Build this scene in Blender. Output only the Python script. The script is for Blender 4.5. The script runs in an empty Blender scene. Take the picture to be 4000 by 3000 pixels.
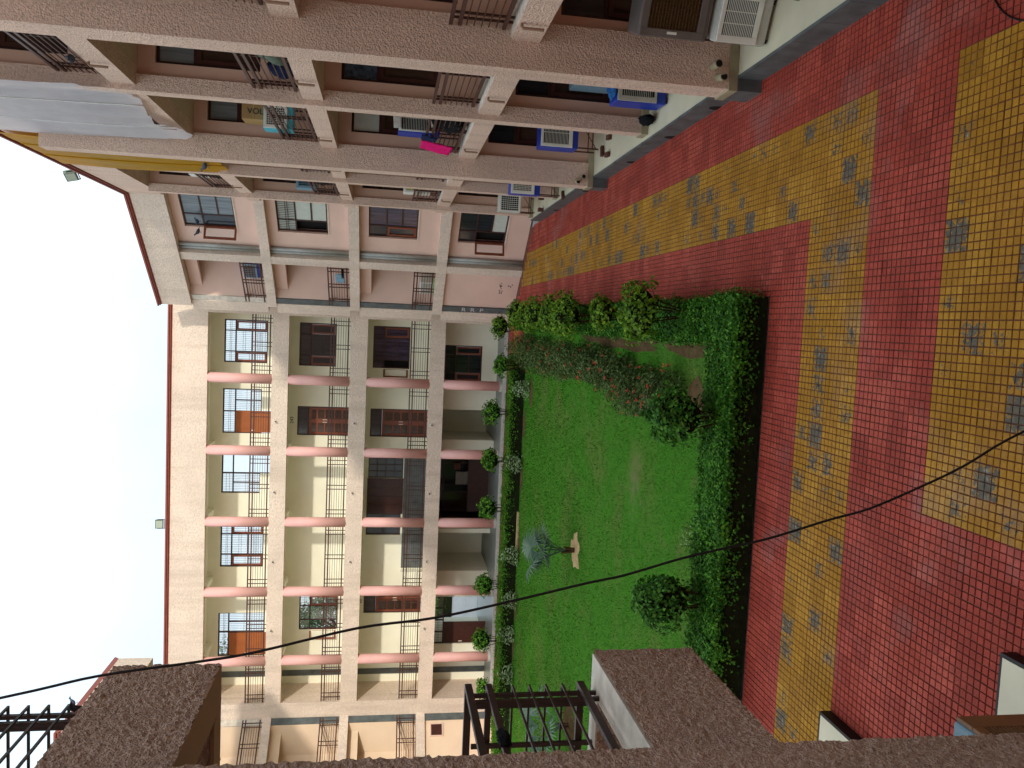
import bpy, math, random
import numpy as np
from mathutils import Vector, Matrix, noise

random.seed(11)
rng = np.random.default_rng(11)
SC = bpy.context.scene
COL = SC.collection

# ------------------------------------------------------------------ camera
R = ((0.996234480028908, 0.044556559349835365, -0.07437455089233051),
     (0.08038193795623359, -0.15320512804860717, 0.9849197595692808),
     (-0.03249007312905711, 0.9871893950800499, 0.15620977366846814))
EYE = Vector((0, 0, 4.9))
def axis(i):
    return Vector((R[0][i], R[1][i], -R[2][i]))
c_right, c_down, c_fwd = axis(0), axis(1), axis(2)
cam_data = bpy.data.cameras.new('camera')
cam_data.sensor_fit = 'HORIZONTAL'
cam_data.sensor_width = 36.0
cam_data.lens = 36.0 * 3124.9 / 4000.0
cam_data.clip_start = 0.05
cam_data.clip_end = 2000
cam = bpy.data.objects.new('camera', cam_data)
COL.objects.link(cam)
# the photograph was taken with the phone turned on its side: up is to the left
cm = Matrix((c_down, c_right, -c_fwd)).transposed().to_4x4()
cm.translation = EYE
cam.matrix_world = cm
SC.camera = cam

# ------------------------------------------------------------------ light
SUN_EL = math.radians(23.5)
SUN_DIR = Vector((0.572 * math.cos(SUN_EL), -0.820 * math.cos(SUN_EL), math.sin(SUN_EL)))
world = bpy.data.worlds.new('World')
SC.world = world
world.use_nodes = True
wn, wl = world.node_tree.nodes, world.node_tree.links
for n in list(wn):
    wn.remove(n)
w_out = wn.new('ShaderNodeOutputWorld')
w_bg = wn.new('ShaderNodeBackground')
w_sky = wn.new('ShaderNodeTexSky')
w_sky.sky_type = 'NISHITA'
w_sky.sun_disc = False
w_sky.sun_elevation = SUN_EL
w_sky.sun_rotation = math.atan2(SUN_DIR.x, SUN_DIR.y)
w_sky.air_density = 1.0
w_sky.dust_density = 4.0
w_sky.ozone_density = 1.0
w_cloud = wn.new('ShaderNodeTexNoise')
w_cloud.inputs['Scale'].default_value = 1.7
w_cloud.inputs['Detail'].default_value = 5
w_ramp = wn.new('ShaderNodeValToRGB')
w_ramp.color_ramp.elements[0].position = 0.42
w_ramp.color_ramp.elements[0].color = (0.52, 0.52, 0.52, 1)
w_ramp.color_ramp.elements[1].position = 0.62
w_ramp.color_ramp.elements[1].color = (0.95, 0.95, 0.95, 1)
w_mix = wn.new('ShaderNodeMixRGB')
# thin bright overcast: three times brighter overhead than at the horizon, as such skies are
w_sep = wn.new('ShaderNodeSeparateXYZ')
w_lum = wn.new('ShaderNodeMath')
w_lum.operation = 'MULTIPLY_ADD'
w_lum.use_clamp = True
w_lum.inputs[1].default_value = 0.667
w_lum.inputs[2].default_value = 0.333
w_white = wn.new('ShaderNodeVectorMath')
w_white.operation = 'SCALE'
w_white.inputs[0].default_value = (8.2, 9.5, 10.2)
w_bg.inputs['Strength'].default_value = 0.10
tc = wn.new('ShaderNodeTexCoord')
wl.new(tc.outputs['Generated'], w_cloud.inputs['Vector'])
wl.new(w_cloud.outputs['Fac'], w_ramp.inputs['Fac'])
wl.new(w_ramp.outputs['Color'], w_mix.inputs['Fac'])
wl.new(tc.outputs['Generated'], w_sep.inputs[0])
wl.new(w_sep.outputs['Z'], w_lum.inputs[0])
wl.new(w_lum.outputs[0], w_white.inputs['Scale'])
wl.new(w_white.outputs[0], w_mix.inputs[2])
wl.new(w_sky.outputs['Color'], w_mix.inputs[1])
wl.new(w_mix.outputs['Color'], w_bg.inputs['Color'])
wl.new(w_bg.outputs['Background'], w_out.inputs['Surface'])

sun_data = bpy.data.lights.new('sun', 'SUN')
sun_data.energy = 0.85
sun_data.angle = math.radians(2.5)
sun_data.color = (1.0, 0.93, 0.80)
sun = bpy.data.objects.new('sun', sun_data)
COL.objects.link(sun)
sun.location = (20, -30, 30)
sun.rotation_euler = SUN_DIR.to_track_quat('Z', 'Y').to_euler()

SC.view_settings.view_transform = 'Standard'
SC.view_settings.look = 'None'
SC.view_settings.exposure = 1.38
SC.view_settings.gamma = 1.0
SC.view_settings.use_curve_mapping = False
SC.render.engine = 'CYCLES'
SC.cycles.max_bounces = 8
SC.cycles.diffuse_bounces = 5
SC.cycles.transparent_max_bounces = 12
SC.cycles.use_denoising = True

# ------------------------------------------------------------------ materials
def srgb(r, g, b):
    f = lambda c: (c / 255 / 12.92) if c <= 10 else ((c / 255 + 0.055) / 1.055) ** 2.4
    return (f(r), f(g), f(b), 1)

class NT:
    """small helper around one material's node tree"""
    def __init__(s, name):
        s.m = bpy.data.materials.new(name)
        s.m.use_nodes = True
        s.n, s.l = s.m.node_tree.nodes, s.m.node_tree.links
        s.p = s.n['Principled BSDF']
        s.geo = s.n.new('ShaderNodeNewGeometry')
    def pos(s):
        return s.geo.outputs['Position']
    def noise(s, scale, detail=4, rough=0.55, vec=None):
        n = s.n.new('ShaderNodeTexNoise')
        n.inputs['Scale'].default_value = scale
        n.inputs['Detail'].default_value = detail
        n.inputs['Roughness'].default_value = rough
        s.l.new(vec or s.pos(), n.inputs['Vector'])
        return n.outputs['Fac']
    def voro(s, scale, vec=None, feature='F1'):
        n = s.n.new('ShaderNodeTexVoronoi')
        n.feature = feature
        n.inputs['Scale'].default_value = scale
        s.l.new(vec or s.pos(), n.inputs['Vector'])
        return n.outputs['Distance']
    def ramp(s, fac, stops):
        n = s.n.new('ShaderNodeValToRGB')
        e = n.color_ramp.elements
        while len(e) < len(stops):
            e.new(0.5)
        for el, (p, c) in zip(e, stops):
            el.position = p
            el.color = c if len(c) == 4 else (*c, 1)
        s.l.new(fac, n.inputs['Fac'])
        return n.outputs['Color']
    def mix(s, fac, a, b, mode='MIX'):
        n = s.n.new('ShaderNodeMixRGB')
        n.blend_type = mode
        for i, v in ((0, fac), (1, a), (2, b)):
            if hasattr(v, 'is_linked'):
                s.l.new(v, n.inputs[i])
            else:
                n.inputs[i].default_value = v
        return n.outputs[0]
    def math(s, op, a, b=0.0, c=0.0):
        n = s.n.new('ShaderNodeMath')
        n.operation = op
        for i, v in enumerate((a, b, c)):
            if hasattr(v, 'is_linked'):
                s.l.new(v, n.inputs[i])
            else:
                n.inputs[i].default_value = v
        return n.outputs[0]
    def vmath(s, op, a, b=(0, 0, 0)):
        n = s.n.new('ShaderNodeVectorMath')
        n.operation = op
        for i, v in enumerate((a, b)):
            if hasattr(v, 'is_linked'):
                s.l.new(v, n.inputs[i])
            else:
                n.inputs[i].default_value = v
        return n.outputs[0]
    def bump(s, h, strength, dist=0.02):
        n = s.n.new('ShaderNodeBump')
        n.inputs['Strength'].default_value = strength
        n.inputs['Distance'].default_value = dist
        s.l.new(h, n.inputs['Height'])
        s.l.new(n.outputs['Normal'], s.p.inputs['Normal'])
    def color(s, c):
        if hasattr(c, 'is_linked'):
            s.l.new(c, s.p.inputs['Base Color'])
        else:
            s.p.inputs['Base Color'].default_value = c
    def rough(s, v):
        if hasattr(v, 'is_linked'):
            s.l.new(v, s.p.inputs['Roughness'])
        else:
            s.p.inputs['Roughness'].default_value = v
    def spec(s, v):
        s.p.inputs['Specular IOR Level'].default_value = v

def mul(c, k):
    return (c[0] * k, c[1] * k, c[2] * k, 1)

def mat_plain(name, col, rough=0.7, var=0.12, scale=3.0, bump=0.0, bscale=60, spec=0.3, metal=0.0):
    t = NT(name)
    f = t.noise(scale, 5)
    t.color(t.ramp(f, [(0.3, mul(col, 1 - var)), (0.7, mul(col, 1 + var))]))
    t.rough(rough)
    t.spec(spec)
    t.p.inputs['Metallic'].default_value = metal
    if bump:
        t.bump(t.noise(bscale, 3), bump, 0.01)
    return t.m

def mat_plaster(name, col, grain=28.0, strength=0.7, dark=0.62):
    """pebble-dash render: lumpy relief, darker hollows, soft weather streaks"""
    t = NT(name)
    n1 = t.noise(grain, 6, 0.65)
    v = t.voro(grain * 1.6)
    h = t.math('ADD', t.math('MULTIPLY', n1, 1.0), t.math('MULTIPLY', v, 0.55))
    big = t.noise(0.7, 5)
    st = t.n.new('ShaderNodeMapping')
    st.inputs['Scale'].default_value = (1.6, 1.6, 0.16)
    t.l.new(t.pos(), st.inputs['Vector'])
    streak = t.noise(1.6, 5, 0.6, st.outputs['Vector'])
    base = t.ramp(n1, [(0.32, mul(col, dark)), (0.52, col), (0.72, mul(col, 1.14))])
    base = t.mix(t.ramp(big, [(0.38, (0, 0, 0, 1)), (0.66, (0.55, 0.55, 0.55, 1))]), base, mul(col, 0.80))
    pale = t.noise(0.45, 6, 0.6, t.vmath('ADD', t.pos(), (9.1, 3.7, 1.3)))
    base = t.mix(t.ramp(pale, [(0.56, (0, 0, 0, 1)), (0.64, (0.4, 0.4, 0.4, 1))]), base, (min(1, col[0] * 1.1), col[1] * 1.04, col[2] * 1.04, 1))
    base = t.mix(t.ramp(streak, [(0.50, (0, 0, 0, 1)), (0.74, (0.6, 0.6, 0.6, 1))]), base, (col[0] * 0.66, col[1] * 0.64, col[2] * 0.62, 1))
    t.color(base)
    t.rough(0.95)
    t.spec(0.12)
    t.bump(h, strength, 0.03)
    return t.m

def mat_leaf(name, dark, light, tip=None, trans=0.25):
    t = NT(name)
    rnd = t.geo.outputs['Random Per Island']
    c = t.ramp(rnd, [(0.0, dark), (0.6, light), (1.0, tip or light)])
    patch = t.noise(2.3, 3)
    c = t.mix(t.ramp(patch, [(0.35, (0, 0, 0, 1)), (0.65, (0.5, 0.5, 0.5, 1))]), c, mul(dark, 0.9))
    t.color(c)
    t.rough(0.6)
    t.spec(0.18)
    tr = t.n.new('ShaderNodeBsdfTranslucent')
    t.l.new(c, tr.inputs['Color'])
    ms = t.n.new('ShaderNodeMixShader')
    ms.inputs[0].default_value = trans
    t.l.new(t.p.outputs[0], ms.inputs[1])
    t.l.new(tr.outputs[0], ms.inputs[2])
    t.l.new(ms.outputs[0], t.n['Material Output'].inputs['Surface'])
    return t.m

TILE = 0.2964
TX, TY = 2.58, 9.83
def mat_paver(name, cols, worn):
    """pressed cement paver; each tile takes its own tint from its place in the grid"""
    t = NT(name)
    g = t.vmath('DIVIDE', t.vmath('SUBTRACT', t.pos(), (TX, TY, 0)), (TILE, TILE, 1))
    idv = t.vmath('MULTIPLY', t.vmath('FLOOR', g), (1, 1, 0))
    wn1 = t.n.new('ShaderNodeTexWhiteNoise')
    wn1.noise_dimensions = '3D'
    t.l.new(idv, wn1.inputs['Vector'])
    tint = wn1.outputs['Value']
    gs = t.vmath('MULTIPLY', t.vmath('FLOOR', t.vmath('MULTIPLY', g, (4, 4, 0))), (1, 1, 0))
    wn2 = t.n.new('ShaderNodeTexWhiteNoise')
    t.l.new(gs, wn2.inputs['Vector'])
    c = t.ramp(tint, [(0.0, cols[0]), (0.5, cols[1]), (1.0, cols[2])])
    c = t.mix(t.math('MULTIPLY', wn2.outputs['Value'], 0.35), c, mul(cols[0], 0.8))
    grit = t.noise(90, 5, 0.7)
    c = t.mix(t.ramp(grit, [(0.35, (0, 0, 0, 1)), (0.7, (0.55, 0.55, 0.55, 1))]), c, mul(cols[0], 0.62))
    mott = t.noise(9, 5, 0.7, t.vmath('ADD', t.pos(), (5.5, 0.4, 0)))
    c = t.mix(t.ramp(mott, [(0.46, (0, 0, 0, 1)), (0.72, (0.65, 0.65, 0.65, 1))]), c, mul(cols[0], 0.55))
    c = t.mix(t.ramp(mott, [(0.26, (0.4, 0.4, 0.4, 1)), (0.42, (0, 0, 0, 1))]), c, (min(1, cols[2][0] * 1.25), cols[2][1] * 1.5, cols[2][2] * 1.6, 1))
    big = t.noise(1.1, 5)
    c = t.mix(t.ramp(big, [(0.42, (0, 0, 0, 1)), (0.7, (0.6, 0.6, 0.6, 1))]), c, mul(cols[0], 0.72))
    # dirt lying in the grooves, here thick and there swept out
    sz = t.n.new('ShaderNodeSeparateXYZ')
    t.l.new(t.pos(), sz.inputs[0])
    gro = t.math('LESS_THAN', sz.outputs[2], -0.0035)
    gd = t.ramp(t.noise(1.7, 4, 0.6, t.vmath('ADD', t.pos(), (1.3, 5.1, 0))), [(0.36, (0.05, 0.05, 0.05, 1)), (0.62, (0.85, 0.85, 0.85, 1))])
    c = t.mix(t.math('MULTIPLY', gro, gd), c, mul(cols[0], 0.28))
    # grey cement dust in drifts
    dust = t.noise(0.55, 6, 0.6, t.vmath('ADD', t.pos(), (7.3, 2.1, 0)))
    c = t.mix(t.ramp(dust, [(0.58, (0, 0, 0, 1)), (0.78, (0.5, 0.5, 0.5, 1))]), c, (0.26, 0.22, 0.21, 1))
    if worn:
        # tiles whose yellow skin has flaked off to grey cement, ragged towards their edges
        pick = t.n.new('ShaderNodeTexWhiteNoise')
        t.l.new(t.vmath('ADD', idv, (17, 31, 0)), pick.inputs['Vector'])
        sel = t.math('MULTIPLY', t.math('SUBTRACT', pick.outputs['Value'], 0.52), 1.9)
        fr = t.vmath('SUBTRACT', t.vmath('FRACTION', g), (0.5, 0.5, 0))
        ab = t.vmath('ABSOLUTE', fr)
        sep = t.n.new('ShaderNodeSeparateXYZ')
        t.l.new(ab, sep.inputs[0])
        edge = t.math('MAXIMUM', sep.outputs[0], sep.outputs[1])
        inner = t.math('SUBTRACT', 0.52, edge)
        rag = t.noise(19, 6, 0.75)
        zone = t.noise(0.9, 3, 0.5, t.vmath('ADD', t.pos(), (3.3, 8.1, 0)))
        w = t.math('ADD', t.math('MULTIPLY', sel, 0.75), t.math('MULTIPLY', t.math('SUBTRACT', rag, 0.5), 3.2))
        w = t.math('ADD', w, t.math('MULTIPLY', inner, 1.1))
        w = t.math('ADD', w, t.math('MULTIPLY', t.math('SUBTRACT', zone, 0.5), 0.9))
        mask = t.ramp(w, [(0.66, (0, 0, 0, 1)), (0.74, (1, 1, 1, 1))])
        gsel = t.math('GREATER_THAN', pick.outputs['Value'], 0.52)
        mask = t.mix(1.0, mask, t.math('MULTIPLY', gsel, 0.92), 'MULTIPLY')
        grey = t.ramp(t.noise(14, 4), [(0.3, (0.050, 0.052, 0.046, 1)), (0.60, (0.10, 0.10, 0.085, 1)), (0.74, (0.34, 0.33, 0.29, 1))])
        c = t.mix(mask, c, grey)
    t.color(c)
    t.rough(t.ramp(big, [(0.3, (0.55, 0.55, 0.55, 1)), (0.7, (0.85, 0.85, 0.85, 1))]))
    t.spec(0.3)
    t.bump(grit, 0.35, 0.004)
    return t.m

M = {}
M['plaster'] = mat_plaster('rough_plaster', srgb(232, 202, 183), 26, 0.8)
M['plaster_far'] = mat_plaster('rough_plaster_facade', srgb(226, 207, 190), 13, 0.55, 0.78)
M['plaster_near'] = mat_plaster('rough_plaster_near', srgb(212, 184, 166), 52, 1.0, 0.40)
M['pink'] = mat_plain('pink_wall_paint', srgb(224, 190, 174), 0.75, 0.05, 1.2, 0.05, 30)
M['pink_deep'] = mat_plain('salmon_wall_paint', srgb(214, 176, 156), 0.75, 0.06, 1.2, 0.05, 30)
M['column'] = mat_plain('pink_column_paint', srgb(222, 170, 162), 0.55, 0.05, 2.0, 0.04, 40, 0.35)
M['cream'] = mat_plain('cream_wall_paint', srgb(242, 240, 220), 0.8, 0.05, 0.9, 0.04, 30)
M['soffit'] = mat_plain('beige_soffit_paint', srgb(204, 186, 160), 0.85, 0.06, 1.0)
M['pink_sunlit'] = mat_plain('sunlit_pink_wall_paint', srgb(232, 206, 178), 0.75, 0.05, 1.2, 0.05, 30)  # pink wall of the left corner, its sunlit cream tone put into the colour
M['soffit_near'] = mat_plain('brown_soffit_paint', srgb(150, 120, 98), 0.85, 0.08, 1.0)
M['coping'] = mat_plain('terracotta_coping_paint', srgb(146, 78, 66), 0.6, 0.1, 4.0)
M['slate'] = mat_plain('blue_grey_slate', srgb(88, 94, 94), 0.5, 0.3, 3.5, 0.15, 25, 0.4)
M['floor_cream'] = mat_plain('cream_terrazzo', srgb(205, 198, 172), 0.4, 0.1, 1.4, 0.03, 40, 0.4)
M['floor_grey'] = mat_plain('grey_stone_floor', srgb(120, 126, 122), 0.35, 0.12, 1.2, 0.03, 30, 0.45)
M['joint'] = mat_plain('dirty_paver_joint', srgb(112, 66, 52), 0.95, 0.45, 5.0)
M['skirting'] = mat_plain('dirty_cream_skirting', srgb(160, 150, 122), 0.6, 0.15, 5.0)
M['rail'] = mat_plain('brown_rail_paint', srgb(74, 44, 36), 0.5, 0.2, 8.0, 0.1, 80, 0.4)
M['rail_black'] = mat_plain('dark_rail_paint', srgb(52, 36, 32), 0.5, 0.25, 9.0, 0.15, 90, 0.4)
M['frame'] = mat_plain('dark_brown_window_paint', srgb(58, 32, 28), 0.45, 0.15, 6.0, 0, 0, 0.4)
M['wood'] = mat_plain('reddish_wood_varnish', srgb(128, 66, 44), 0.45, 0.2, 7.0, 0.06, 50, 0.4)
M['wood_dark'] = mat_plain('dark_wood_varnish', srgb(66, 36, 30), 0.4, 0.2, 7.0, 0.05, 50, 0.4)
M['ply'] = mat_plain('orange_brown_flush_door', srgb(160, 92, 50), 0.5, 0.1, 4.0)
M['pipe'] = mat_plain('grey_rain_pipe', srgb(164, 164, 158), 0.5, 0.12, 2.5, 0, 0, 0.4)
M['white'] = mat_plain('white_plastic', srgb(226, 226, 216), 0.45, 0.05, 5.0)
M['white_dirty'] = mat_plain('aged_white_plastic', srgb(186, 184, 174), 0.5, 0.12, 7.0)
M['white_wall'] = mat_plain('flaking_whitewash', srgb(206, 196, 182), 0.85, 0.2, 6.0, 0.3, 40)
M['blue'] = mat_plain('blue_plastic', srgb(38, 62, 160), 0.4, 0.1, 4.0)
M['cyan'] = mat_plain('cyan_plastic', srgb(70, 176, 196), 0.45, 0.1, 4.0)
M['paleblue'] = mat_plain('pale_blue_plastic', srgb(120, 152, 168), 0.5, 0.12, 4.0)
M['grey_metal'] = mat_plain('grey_sheet_metal', srgb(112, 106, 102), 0.45, 0.12, 4.0, 0, 0, 0.5, 0.3)
M['dark'] = mat_plain('void_dark_paint', srgb(22, 20, 19), 0.8, 0.1)  # near-black colour painted for the darkness inside holes, openings and rooms
M['black'] = mat_plain('black_rubber', srgb(20, 19, 20), 0.5, 0.2, 9.0)
M['brick'] = mat_plain('loose_red_brick', srgb(92, 58, 48), 0.9, 0.25, 9.0, 0.4, 60)
M['card'] = mat_plain('brown_cardboard', srgb(172, 140, 92), 0.85, 0.08, 5.0)
M['ink'] = mat_plain('dark_green_ink', srgb(20, 58, 60), 0.8, 0.05)
M['ink_orange'] = mat_plain('orange_ink', srgb(190, 110, 50), 0.8, 0.05)
M['ink_yellow'] = mat_plain('yellow_ink', srgb(200, 190, 90), 0.8, 0.05)
M['letter'] = mat_plain('white_paint_lettering', srgb(205, 196, 196), 0.8, 0.1, 20)
M['number'] = mat_plain('black_paint_lettering', srgb(26, 24, 22), 0.7, 0.05)
M['scrawl'] = mat_plain('dark_stain_marks', srgb(44, 36, 38), 0.8, 0.2, 20)
M['tan_grille'] = mat_plain('tan_metal_grille', srgb(132, 96, 66), 0.55, 0.1, 5.0, 0, 0, 0.4)
M['pink_cloth'] = mat_plain('hot_pink_towel', srgb(214, 30, 110), 0.95, 0.15, 18.0, 0.3, 120, 0.1)
M['white_cloth'] = mat_plain('white_cloth', srgb(214, 212, 206), 0.95, 0.1, 14.0, 0.2, 90, 0.1)
M['navy_cloth'] = mat_plain('navy_cloth', srgb(34, 42, 70), 0.95, 0.25, 12.0, 0.2, 90, 0.1)
M['blue_cloth'] = mat_plain('mottled_blue_cloth', srgb(44, 92, 150), 0.95, 0.6, 22.0, 0.2, 90, 0.1)
M['black_cloth'] = mat_plain('black_cloth', srgb(24, 24, 28), 0.95, 0.3, 12.0, 0.2, 90, 0.1)
M['grey_cloth'] = mat_plain('grey_green_sacking', srgb(92, 104, 92), 0.95, 0.3, 10.0, 0.2, 90, 0.1)
M['red_cloth'] = mat_plain('red_cloth', srgb(170, 30, 36), 0.95, 0.2, 12.0)
M['twig'] = mat_plain('brown_twigs', srgb(66, 50, 34), 0.9, 0.3, 14.0, 0.3, 60, 0.1)
M['core'] = mat_plain('shaded_twig_mass', srgb(34, 38, 22), 1.0, 0.4, 9.0, 0.5, 40, 0.05)  # dark colour stands in for the shade deep inside the foliage
M['soil'] = mat_plain('bare_brown_soil', srgb(92, 72, 50), 1.0, 0.25, 6.0, 0.5, 30, 0.05)
M['soil_pale'] = mat_plain('pale_sandy_soil', srgb(190, 164, 122), 1.0, 0.2, 6.0, 0.4, 30, 0.05)
M['red_petal'] = mat_plain('red_petals', srgb(206, 54, 40), 0.7, 0.25, 20.0)
M['pigeon'] = mat_plain('slate_grey_feathers', srgb(70, 76, 90), 0.8, 0.35, 16.0)
M['crow'] = mat_plain('black_feathers', srgb(24, 24, 28), 0.6, 0.3, 16.0)
M['lamp_body'] = mat_plain('grey_green_lamp_casing', srgb(96, 112, 100), 0.5, 0.1, 5.0)
M['lamp_glass'] = mat_plain('frosted_lamp_glass', srgb(176, 186, 170), 0.25, 0.05, 5.0, 0, 0, 0.5)
M['path_far'] = mat_plain('grey_path', srgb(160, 158, 156), 0.85, 0.12, 3.0)
M['chair_green'] = mat_plain('pale_green_tube', srgb(112, 128, 112), 0.4, 0.1, 5.0, 0, 0, 0.5)

def mat_glass(name, col, streak=0.35, rough=0.08):
    t = NT(name)
    st = t.n.new('ShaderNodeMapping')
    st.inputs['Scale'].default_value = (9.0, 9.0, 0.5)
    t.l.new(t.pos(), st.inputs['Vector'])
    f = t.noise(1.6, 4, 0.6, st.outputs['Vector'])
    t.color(t.ramp(f, [(0.35, mul(col, 1 - streak)), (0.68, mul(col, 1 + streak))]))
    t.rough(rough)
    t.spec(0.6)
    t.bump(t.noise(1.5, 2), 0.03, 0.05)
    return t.m
M['glass'] = mat_glass('dark_window_glass', srgb(44, 46, 52))
M['glass_blue'] = mat_glass('curtained_window_glass', srgb(116, 124, 128), 0.25)
M['glass_violet'] = mat_glass('violet_curtain_behind_glass', srgb(62, 54, 78), 0.7)
M['glass_brown'] = mat_glass('brown_door_glass', srgb(70, 52, 42), 0.2)
M['paper'] = mat_plain('paper_taped_on_glass', srgb(196, 202, 192), 0.8, 0.06, 6.0)
M['poster'] = mat_plain('blue_picture_poster', srgb(66, 80, 96), 0.5, 0.7, 14.0)
M['pad_brown'] = mat_plain('brown_straw_pad', srgb(92, 70, 46), 1.0, 0.5, 60.0, 0.4, 120, 0.05)

def mat_sheet(name, col, alpha):
    t = NT(name)
    t.color(t.ramp(t.noise(3.0, 4), [(0.3, mul(col, 0.9)), (0.7, mul(col, 1.08))]))
    t.rough(0.55)
    t.spec(0.15)
    tr = t.n.new('ShaderNodeBsdfTranslucent')
    tr.inputs['Color'].default_value = col
    tp = t.n.new('ShaderNodeBsdfTransparent')
    a = t.n.new('ShaderNodeMixShader')
    a.inputs[0].default_value = 0.45
    t.l.new(t.p.outputs[0], a.inputs[1])
    t.l.new(tr.outputs[0], a.inputs[2])
    b = t.n.new('ShaderNodeMixShader')
    b.inputs[0].default_value = alpha
    t.l.new(tp.outputs[0], b.inputs[1])
    t.l.new(a.outputs[0], b.inputs[2])
    t.l.new(b.outputs[0], t.n['Material Output'].inputs['Surface'])
    return t.m
M['sheet_white'] = mat_sheet('milky_plastic_sheet', srgb(236, 232, 236), 0.88)
M['sheet_yellow'] = mat_sheet('yellow_plastic_sheet', srgb(204, 152, 10), 0.99)

M['paver_red'] = mat_paver('red_cement_paver', (srgb(152, 56, 42), srgb(180, 70, 54), srgb(194, 88, 70)), False)
M['paver_yellow'] = mat_paver('yellow_cement_paver', (srgb(162, 112, 20), srgb(186, 130, 28), srgb(198, 146, 44)), True)

M['leaf_hedge'] = mat_leaf('hedge_leaf', (0.014, 0.070, 0.006, 1), (0.066, 0.25, 0.014, 1), (0.18, 0.42, 0.04, 1))
M['leaf_lime'] = mat_leaf('lime_ficus_leaf', (0.05, 0.13, 0.010, 1), (0.17, 0.33, 0.02, 1), (0.30, 0.45, 0.03, 1), 0.3)
M['leaf_green'] = mat_leaf('ficus_leaf', (0.018, 0.075, 0.008, 1), (0.065, 0.23, 0.020, 1), (0.17, 0.40, 0.05, 1))
M['leaf_ixora'] = mat_leaf('flowering_shrub_leaf', (0.035, 0.07, 0.014, 1), (0.105, 0.165, 0.04, 1), (0.21, 0.27, 0.09, 1))
M['leaf_lit'] = mat_leaf('lit_ficus_leaf', (0.03, 0.12, 0.010, 1), (0.11, 0.31, 0.02, 1), (0.24, 0.48, 0.04, 1))  # ficus leaf with the lit look of the far crowns put into its colour
M['leaf_pale'] = mat_leaf('variegated_leaf', (0.16, 0.26, 0.10, 1), (0.38, 0.50, 0.26, 1), (0.55, 0.62, 0.42, 1))
M['leaf_palm'] = mat_leaf('silver_palm_leaf', (0.07, 0.13, 0.08, 1), (0.14, 0.21, 0.155, 1), (0.22, 0.29, 0.21, 1), 0.15)
M['leaf_tree'] = mat_leaf('tree_leaf', (0.02, 0.06, 0.02, 1), (0.05, 0.13, 0.04, 1), (0.09, 0.19, 0.07, 1))
M['grass'] = mat_leaf('grass_blade', (0.026, 0.115, 0.006, 1), (0.064, 0.225, 0.012, 1), (0.15, 0.28, 0.03, 1), 0.2)

def mat_lawn():
    t = NT('mown_lawn')
    a = t.noise(26, 6, 0.7)
    c = t.ramp(a, [(0.3, (0.022, 0.090, 0.006, 1)), (0.55, (0.052, 0.185, 0.012, 1)), (0.75, (0.10, 0.25, 0.024, 1))])
    b = t.noise(0.55, 5)
    c = t.mix(t.ramp(b, [(0.48, (0, 0, 0, 1)), (0.72, (0.75, 0.75, 0.75, 1))]), c, (0.12, 0.15, 0.035, 1))
    dry = t.noise(1.6, 6, 0.7, t.vmath('ADD', t.pos(), (11, 4, 0)))
    c = t.mix(t.ramp(dry, [(0.56, (0, 0, 0, 1)), (0.72, (0.55, 0.55, 0.55, 1))]), c, (0.16, 0.14, 0.06, 1))
    # thin, worn turf showing earth in the middle of the lawn
    d = t.vmath('DIVIDE', t.vmath('SUBTRACT', t.pos(), (-3.0, 15.0, 0)), (0.8, 0.34, 1.0))
    ln = t.n.new('ShaderNodeVectorMath')
    ln.operation = 'LENGTH'
    t.l.new(d, ln.inputs[0])
    w = t.math('SUBTRACT', t.math('ADD', 1.0, t.math('MULTIPLY', t.math('SUBTRACT', t.noise(5, 6, 0.75), 0.5), 5.0)), ln.outputs['Value'])
    c = t.mix(t.ramp(w, [(0.15, (0, 0, 0, 1)), (0.8, (0.5, 0.5, 0.5, 1))]), c, (0.19, 0.15, 0.085, 1))
    cl = t.noise(4.5, 5, 0.65, t.vmath('ADD', t.pos(), (2, 9, 0)))
    c = t.mix(t.ramp(cl, [(0.30, (0.55, 0.55, 0.55, 1)), (0.5, (0, 0, 0, 1))]), c, (0.020, 0.085, 0.006, 1))
    t.color(c)
    t.rough(0.95)
    t.spec(0.1)
    t.bump(t.noise(60, 4, 0.7), 0.7, 0.02)
    return t.m
M['lawn'] = mat_lawn()

# ------------------------------------------------------------------ objects
OFF = {}
def tag(o, label=None, cat=None, group=None, kind=None):
    for k, v in (('label', label), ('category', cat), ('group', group), ('kind', kind)):
        if v:
            o[k] = v
    return o

def thing(name, label, cat, loc=(0, 0, 0), group=None):
    o = bpy.data.objects.new(name, None)
    o.empty_display_size = 0.2
    COL.objects.link(o)
    o.location = loc
    OFF[o.name] = Vector(loc)
    return tag(o, label, cat, group)

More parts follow.
